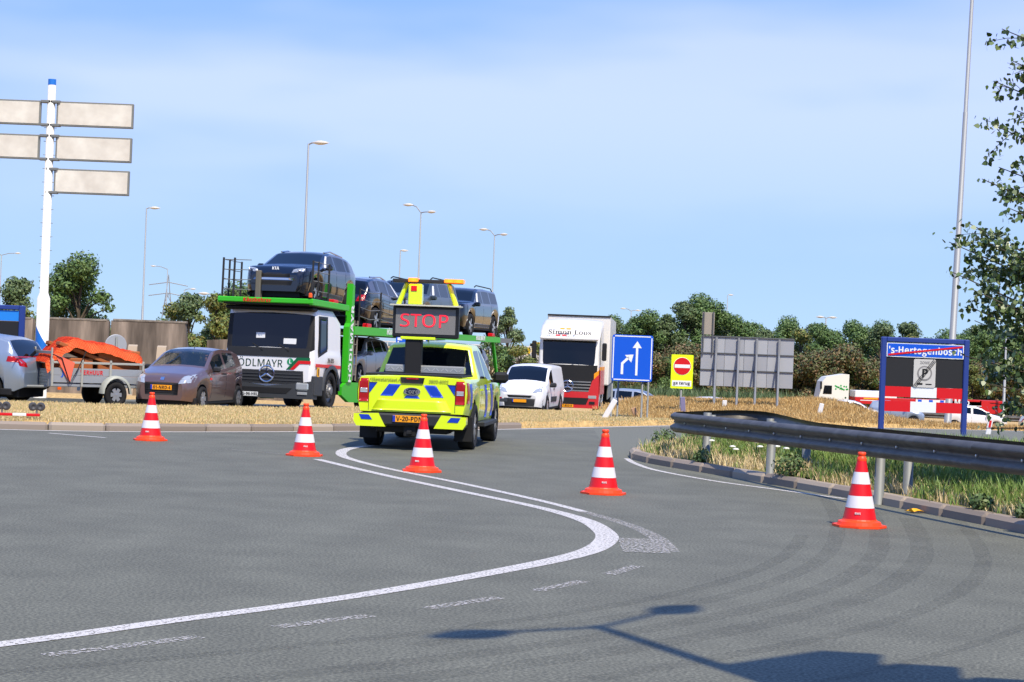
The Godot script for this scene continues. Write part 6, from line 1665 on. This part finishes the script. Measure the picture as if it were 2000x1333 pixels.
		if q[1] < 1:
			patch(l2, c, "bumper_trim", "front", [[-0.6, 0.62], [0.6, 0.62], [0.55, 0.68], [-0.55, 0.68]], M.chrome, 0.02)
			text(c, "KIA", 0.09, Transform3D(FRONT, Vector3(l2.xfront(0.93, 0) - 0.012, 0.93, 0)), M.sign_white)

func build_pickup():
	var yellow := mt("pickup_yellow", Color(0.84, 0.93, 0.02), 0.3, 0.0, {"clearcoat_enabled": true, "clearcoat_roughness": 0.05})
	var p := {"len": 5.3, "wheels": [0.9, 4.17], "wr": 0.39, "arch": 0.47, "tumble": 0.3, "tw": 0.27,
		"top": [[0, 0.95], [0.05, 1.06], [0.3, 1.13], [1.25, 1.2], [1.4, 1.23], [2.15, 1.74], [2.4, 1.81], [3.2, 1.8], [3.34, 1.75], [3.58, 1.26], [3.62, 1.21], [5.26, 1.23], [5.3, 1.21]],
		"belt": [[0, 0.88], [0.3, 1.02], [1.4, 1.12], [3.6, 1.15], [5.3, 1.16]],
		"w": [[0, 0.74], [0.06, 0.84], [0.3, 0.92], [0.6, 0.945], [1.3, 0.935], [3.6, 0.93], [3.75, 0.945], [4.9, 0.945], [5.2, 0.92], [5.3, 0.9]],
		"sill": [[0, 0.5], [0.4, 0.42], [1.5, 0.44], [3.6, 0.46], [4.7, 0.58], [5.3, 0.62]], "win": [[1.72, 2.5], [2.6, 3.3]], "ws": [1.44, 2.12], "rw": [3.36, 3.56]}
	var c := car("pickup_truck", "fluorescent yellow traffic officer pickup with blue chevrons and raised message sign", "pickup truck", p, yellow, Vector3(-1.08, 0, -37.25), Vector2(0.1, -0.995), "", "multi")
	var n: Node3D = c[0]; var lf: Loft = c[1]
	var blue := mt("chevron_blue", Color(0.03, 0.22, 0.68), 0.35)
	both(lf, n, "tail_light", "rear", [[0.72, 0.78], [0.88, 0.78], [0.88, 1.16], [0.73, 1.16]], M.red_lamp, 0.014)
	both(lf, n, "reverse_light", "rear", [[0.74, 0.93], [0.86, 0.93], [0.86, 1.0], [0.74, 1.0]], M.lamp_glass, 0.022)
	both(lf, n, "tail_light_wrap", "flank", [[5.08, 0.8], [5.24, 0.8], [5.24, 1.14], [5.12, 1.14]], M.red_lamp, 0.01)
	both(lf, n, "chevron", "rear", [[0.71, 0.92], [0.715, 1.1], [0.58, 1.1], [0.7, 0.93]], blue, 0.005)
	both(lf, n, "chevron", "rear", [[0.526, 0.885], [0.32, 0.885], [0.19, 1.08], [0.39, 1.08]], blue, 0.005)
	patch(lf, n, "chevron", "rear", [[-0.135, 0.855], [0.135, 0.855], [0.09, 0.905], [-0.09, 0.905]], blue, 0.005)
	patch(lf, n, "tailgate_step", "rear", [[-0.66, 0.65], [0.66, 0.65], [0.56, 0.83], [-0.56, 0.83]], yellow, 0.025)
	for s in [1, -1]: patch(lf, n, "tailgate_gap", "rear", [[s * 0.714, 0.64], [s * 0.722, 0.64], [s * 0.722, 1.2], [s * 0.714, 1.2]], M.black_trim, 0.003)
	patch(lf, n, "tailgate_handle", "rear", [[-0.18, 1.1], [0.18, 1.1], [0.2, 1.2], [-0.2, 1.2]], M.black_trim, 0.02)
	patch(lf, n, "brake_light", "rear", [[-0.1, 1.17], [0.1, 1.17], [0.1, 1.19], [-0.1, 1.19]], M.red_lamp, 0.028)
	# oval badge
	var st := ST(); prism(st, circle_poly(1.0, 28), 0.012, Transform3D(REAR.scaled_local(Vector3(0.14, 0.066, 1)), Vector3(5.305, 0.97, 0))); obj("badge_rim", st, M.chrome, n)
	st = ST(); prism(st, circle_poly(1.0, 28), 0.012, Transform3D(REAR.scaled_local(Vector3(0.125, 0.055, 1)), Vector3(5.312, 0.97, 0))); obj("badge", st, mt("badge_blue", Color(0.04, 0.07, 0.22), 0.3), n)
	text(n, "Ford", 0.075, Transform3D(REAR, Vector3(5.328, 0.97, 0)), M.chrome, "Droid Serif", true, "lettering", true)
	text(n, "rijkswaterstaat.nl", 0.05, Transform3D(REAR, Vector3(5.312, 1.155, 0.44)), mt("letter_grey", Color(0.55, 0.6, 0.25), 0.5), "Droid Sans", false)
	text(n, "0800-8002", 0.05, Transform3D(REAR, Vector3(5.312, 1.15, -0.44)), M.letter_grey, "Droid Sans", false)
	# bumper
	st = ST(); box(st, Vector3(5.3, 0.5, 0), Vector3(0.3, 0.2, 1.7), Transform3D.IDENTITY, 0.03); obj("bumper", st, M.dark_plastic, n)
	for s in [1, -1]:
		st = ST(); prism(st, PackedVector2Array([Vector2(s * 0.4, 0.38), Vector2(s * 0.88, 0.38), Vector2(s * 0.93, 0.46), Vector2(s * 0.93, 0.58), Vector2(s * 0.52, 0.6)]), 0.22, Transform3D(REAR * Basis.from_scale(Vector3(-1, 1, 1)), Vector3(5.24, 0, 0))); obj("bumper_corner", st, yellow, n)
		st = ST(); prism(st, PackedVector2Array([Vector2(s * 0.62, 0.49), Vector2(s * 0.8, 0.49), Vector2(s * 0.84, 0.57), Vector2(s * 0.68, 0.57)]), 0.006, Transform3D(REAR * Basis.from_scale(Vector3(-1, 1, 1)), Vector3(5.461, 0, 0))); obj("chevron", st, blue, n)
		st = ST(); box(st, Vector3(4.72, 0.36, s * 0.8), Vector3(0.04, 0.42, 0.3)); obj("mud_flap", st, M.black_trim, n)
		st = ST(); box(st, Vector3(2.5, 0.4, s * 0.93), Vector3(1.9, 0.08, 0.16)); obj("side_step", st, M.dark_plastic, n)
	plate(n, "V-20-PDN", Transform3D(REAR, Vector3(5.47, 0.52, 0.02)), Color(0.95, 0.62, 0.03), "plate_yellow")
	st = ST(); box(st, Vector3(5.3, 0.32, 0), Vector3(0.16, 0.2, 0.22)); box(st, Vector3(5.42, 0.3, 0), Vector3(0.16, 0.06, 0.08)); obj("tow_bar", st, M.black_trim, n)
	st = ST(); box(st, Vector3(4.9, 0.36, 0), Vector3(0.6, 0.16, 1.2)); tube(st, [Vector3(4.17, 0.39, -0.7), Vector3(4.17, 0.39, 0.7)], 0.07, 0.07, 8); obj("rear_axle", st, M.black_trim, n)
	# bed: cover and tread plate bar
	st = ST(); box(st, Vector3(4.42, 1.235, 0), Vector3(1.55, 0.03, 1.6)); obj("bed_cover", st, M.black_trim, n)
	st = ST(); box(st, Vector3(3.85, 1.32, 0), Vector3(0.3, 0.14, 1.36), Transform3D.IDENTITY, 0.02); obj("tread_plate_box", st, mt("tread", Color(0.68, 0.68, 0.66), 0.35, 0.6), n)
	st = ST()
	for i in 17: 
		var q := Vector3(4.004, 1.32, -0.62 + i * 0.078)
		box(st, Vector3.ZERO, Vector3(0.006, 0.07, 0.014), Transform3D(Basis(Vector3.RIGHT, 0.8 if i % 2 else -0.8), q), 0.002)
	obj("tread_bars", st, mt("tread_bar", Color(0.8, 0.8, 0.78), 0.3, 0.6), n)
	# flank chevrons, door lines, mirrors
	both(lf, n, "chevron", "flank", [[4.75, 0.7], [4.95, 0.7], [5.05, 1.12], [4.85, 1.12]], blue, 0.005)
	both(lf, n, "chevron", "flank", [[2.3, 0.5], [2.6, 0.5], [2.9, 1.08], [2.6, 1.08]], blue, 0.005)
	both(lf, n, "chevron", "flank", [[1.45, 0.5], [1.75, 0.5], [2.05, 1.08], [1.75, 1.08]], blue, 0.005)
	door_lines(lf, n, [1.6, 2.55, 3.4], 0.5, 1.12); handles(lf, n, [2.42, 3.28], 1.0, yellow)
	mirror(n, 1.72, 1.2, 0.92, M.black_trim, 1.35)
	both(lf, n, "wheel_flare", "flank", [[4.62, 0.44], [4.72, 0.44], [4.6, 0.8], [4.52, 0.78]], M.dark_plastic, 0.02)
	# mast and message sign
	st = ST(); box(st, Vector3(3.95, 1.6, 0.2), Vector3(0.24, 0.75, 0.28)); obj("sign_mast", st, M.black_trim, n)
	var s2 := Node3D.new(); s2.name = "message_sign"; n.add_child(s2); s2.position = Vector3(4.0, 0, 0)
	obj("sign_case", _box(Vector3(0, 2.13, 0), Vector3(0.16, 0.54, 1.14)), mt("case_black", Color(0.05, 0.05, 0.055), 0.5), s2)
	var led := mt("led_field", Color(1, 1, 1), 0.8)
	world_tex(led, noise_tex(51, 0.28, Color(0.2, 0.2, 0.2), Color(0.72, 0.71, 0.7), 512, 3), 0.6)
	obj("led_field", _box(Vector3(0.08, 2.14, 0), Vector3(0.012, 0.43, 1.03)), led, s2)
	var em := mt("led_red_light", Color(0.9, 0.12, 0.2), 0.5, 0.0, {"emission_enabled": true, "emission": Color(1.0, 0.14, 0.24), "emission_energy_multiplier": 0.6})
	text(s2, "STOP", 0.22, Transform3D(REAR, Vector3(0.09, 2.15, 0.02)), em, "Droid Sans", false, "led_lettering", false, 1.2)
	obj("sign_hood", _box(Vector3(0.03, 2.41, 0), Vector3(0.3, 0.025, 1.22)), mt("hood_pale", Color(0.75, 0.75, 0.68), 0.5), s2)
	obj("sign_foot", _box(Vector3(0, 1.85, 0.12), Vector3(0.2, 0.05, 0.6)), yellow, s2)
	for s in [1, -1]:
		st = ST(); tube(st, [Vector3(-0.05, 2.42, s * 0.5), Vector3(-0.05, 2.8, s * 0.36)], 0.045, 0.04, 8); obj("frame_leg", st, yellow, s2)
	obj("control_box", _box(Vector3(-0.02, 2.6, 0.2), Vector3(0.2, 0.36, 0.24)), yellow, s2)
	obj("label_plate", _box(Vector3(0.085, 2.7, 0.22), Vector3(0.01, 0.09, 0.1)), M.sign_red, s2)
	obj("light_bar", _box(Vector3(-0.05, 2.83, 0), Vector3(0.22, 0.06, 1.2)), M.dark_plastic, s2)
	var al := mt("amber_light", Color(1.0, 0.5, 0.08), 0.3, 0.0, {"emission_enabled": true, "emission": Color(1.0, 0.42, 0.05), "emission_energy_multiplier": 1.6})
	for z in [0.24, -0.38, -0.54]:
		var o := obj("amber_lamp", _box(Vector3(-0.02, 2.845, z), Vector3(0.24, 0.065, 0.17)), al, s2)
		var li := OmniLight3D.new(); li.name = "amber_glow"; li.light_color = Color(1.0, 0.5, 0.1); li.light_energy = 0.02; li.omni_range = 6.0; li.omni_attenuation = 2.0; li.light_size = 0.05; li.shadow_enabled = true
		o.add_child(li); li.position = Vector3(0.16, 2.845, z)
	st = ST(); tube(st, [Vector3(2.9, 1.8, 0.1), Vector3(3.0, 2.0, 0.1)], 0.01, 0.006, 5); obj("aerial", st, M.black_trim, n)
	interior(n, 2.1, 2.75, 0.75, 0.4)

func build_small():
	for q in [[3.74, 20.54, 0.2, "cone standing before the guard rail post"], [1.19, 23.87, 0.5, "cone alone in the middle of the lane"], [-1.17, 26.75, 0.1, "cone standing on the double line behind the pickup"], [-3.07, 29.37, 0.7, "cone at the end of the solid line"], [-5.88, 31.97, 0.35, "cone in front of the mauve hatchback"]]:
		cone(Vector3(q[0], 0.002, -q[1]), q[2], "red and white banded traffic " + q[3])
	# toppled barrier with lamps on the median
	var n := thing("fallen_barrier", "toppled red and white barrier board with grey lamps on the kerb", "barrier", Vector3(-8.75, 0.2, -34.75), 0.25)
	var st := ST()
	for k in 3: obj("white_section" if k == 1 else "red_section", _box(Vector3(-0.24 + k * 0.24, 0.02, 0), Vector3(0.238, 0.05, 0.12)), M.sign_white if k == 1 else M.sign_red, n)
	for x in [-0.3, 0.3]:
		for dx in [-0.07, 0.07]:
			st = ST(); lathe(st, [Vector2(0.001, -0.05), Vector2(0.07, -0.045), Vector2(0.08, 0), Vector2(0.07, 0.045), Vector2(0.045, 0.05), Vector2(0.001, 0.03)], 16, Transform3D(Basis(Vector3.RIGHT, PI / 2) * Basis(Vector3.BACK, dx * 3), Vector3(x + dx, 0.17, 0))); obj("warning_lamp", st, mt("lamp_grey", Color(0.25, 0.25, 0.26), 0.6), n)
		st = ST(); tube(st, [Vector3(x, 0.04, 0), Vector3(x, 0.13, 0)], 0.02, 0.02, 6); obj("bracket", st, M.galv_post, n)
	# litter by the kerbs
	for q in [[4.78, 22.75, Color(0.9, 0.65, 0.08), "crumpled yellow wrapper on the gutter"], [-5.0, 36.25, Color(0.75, 0.7, 0.75), "crumpled pale wrapper beside the median kerb"], [-2.6, 38.5, Color(0.8, 0.8, 0.82), "small white scrap beside the median kerb"]]:
		n = thing("litter", q[3], "litter", Vector3(q[0], 0.01, -q[1]), 0.4)
		st = ST()
		var r := RandomNumberGenerator.new(); r.seed = int(q[1] * 10)
		var g := []
		for i in 5:
			var row := []
			for j in 4: row.append(Vector3((i - 2) * 0.05, r.randf() * 0.06, (j - 1.5) * 0.045))
			g.append(row)
		for i in 4:
			for j in 3: quad(st, g[i][j], g[i + 1][j], g[i + 1][j + 1], g[i][j + 1])
		obj("wrapper", st, mt("litter%d" % int(q[1]), q[2], 0.5), n)
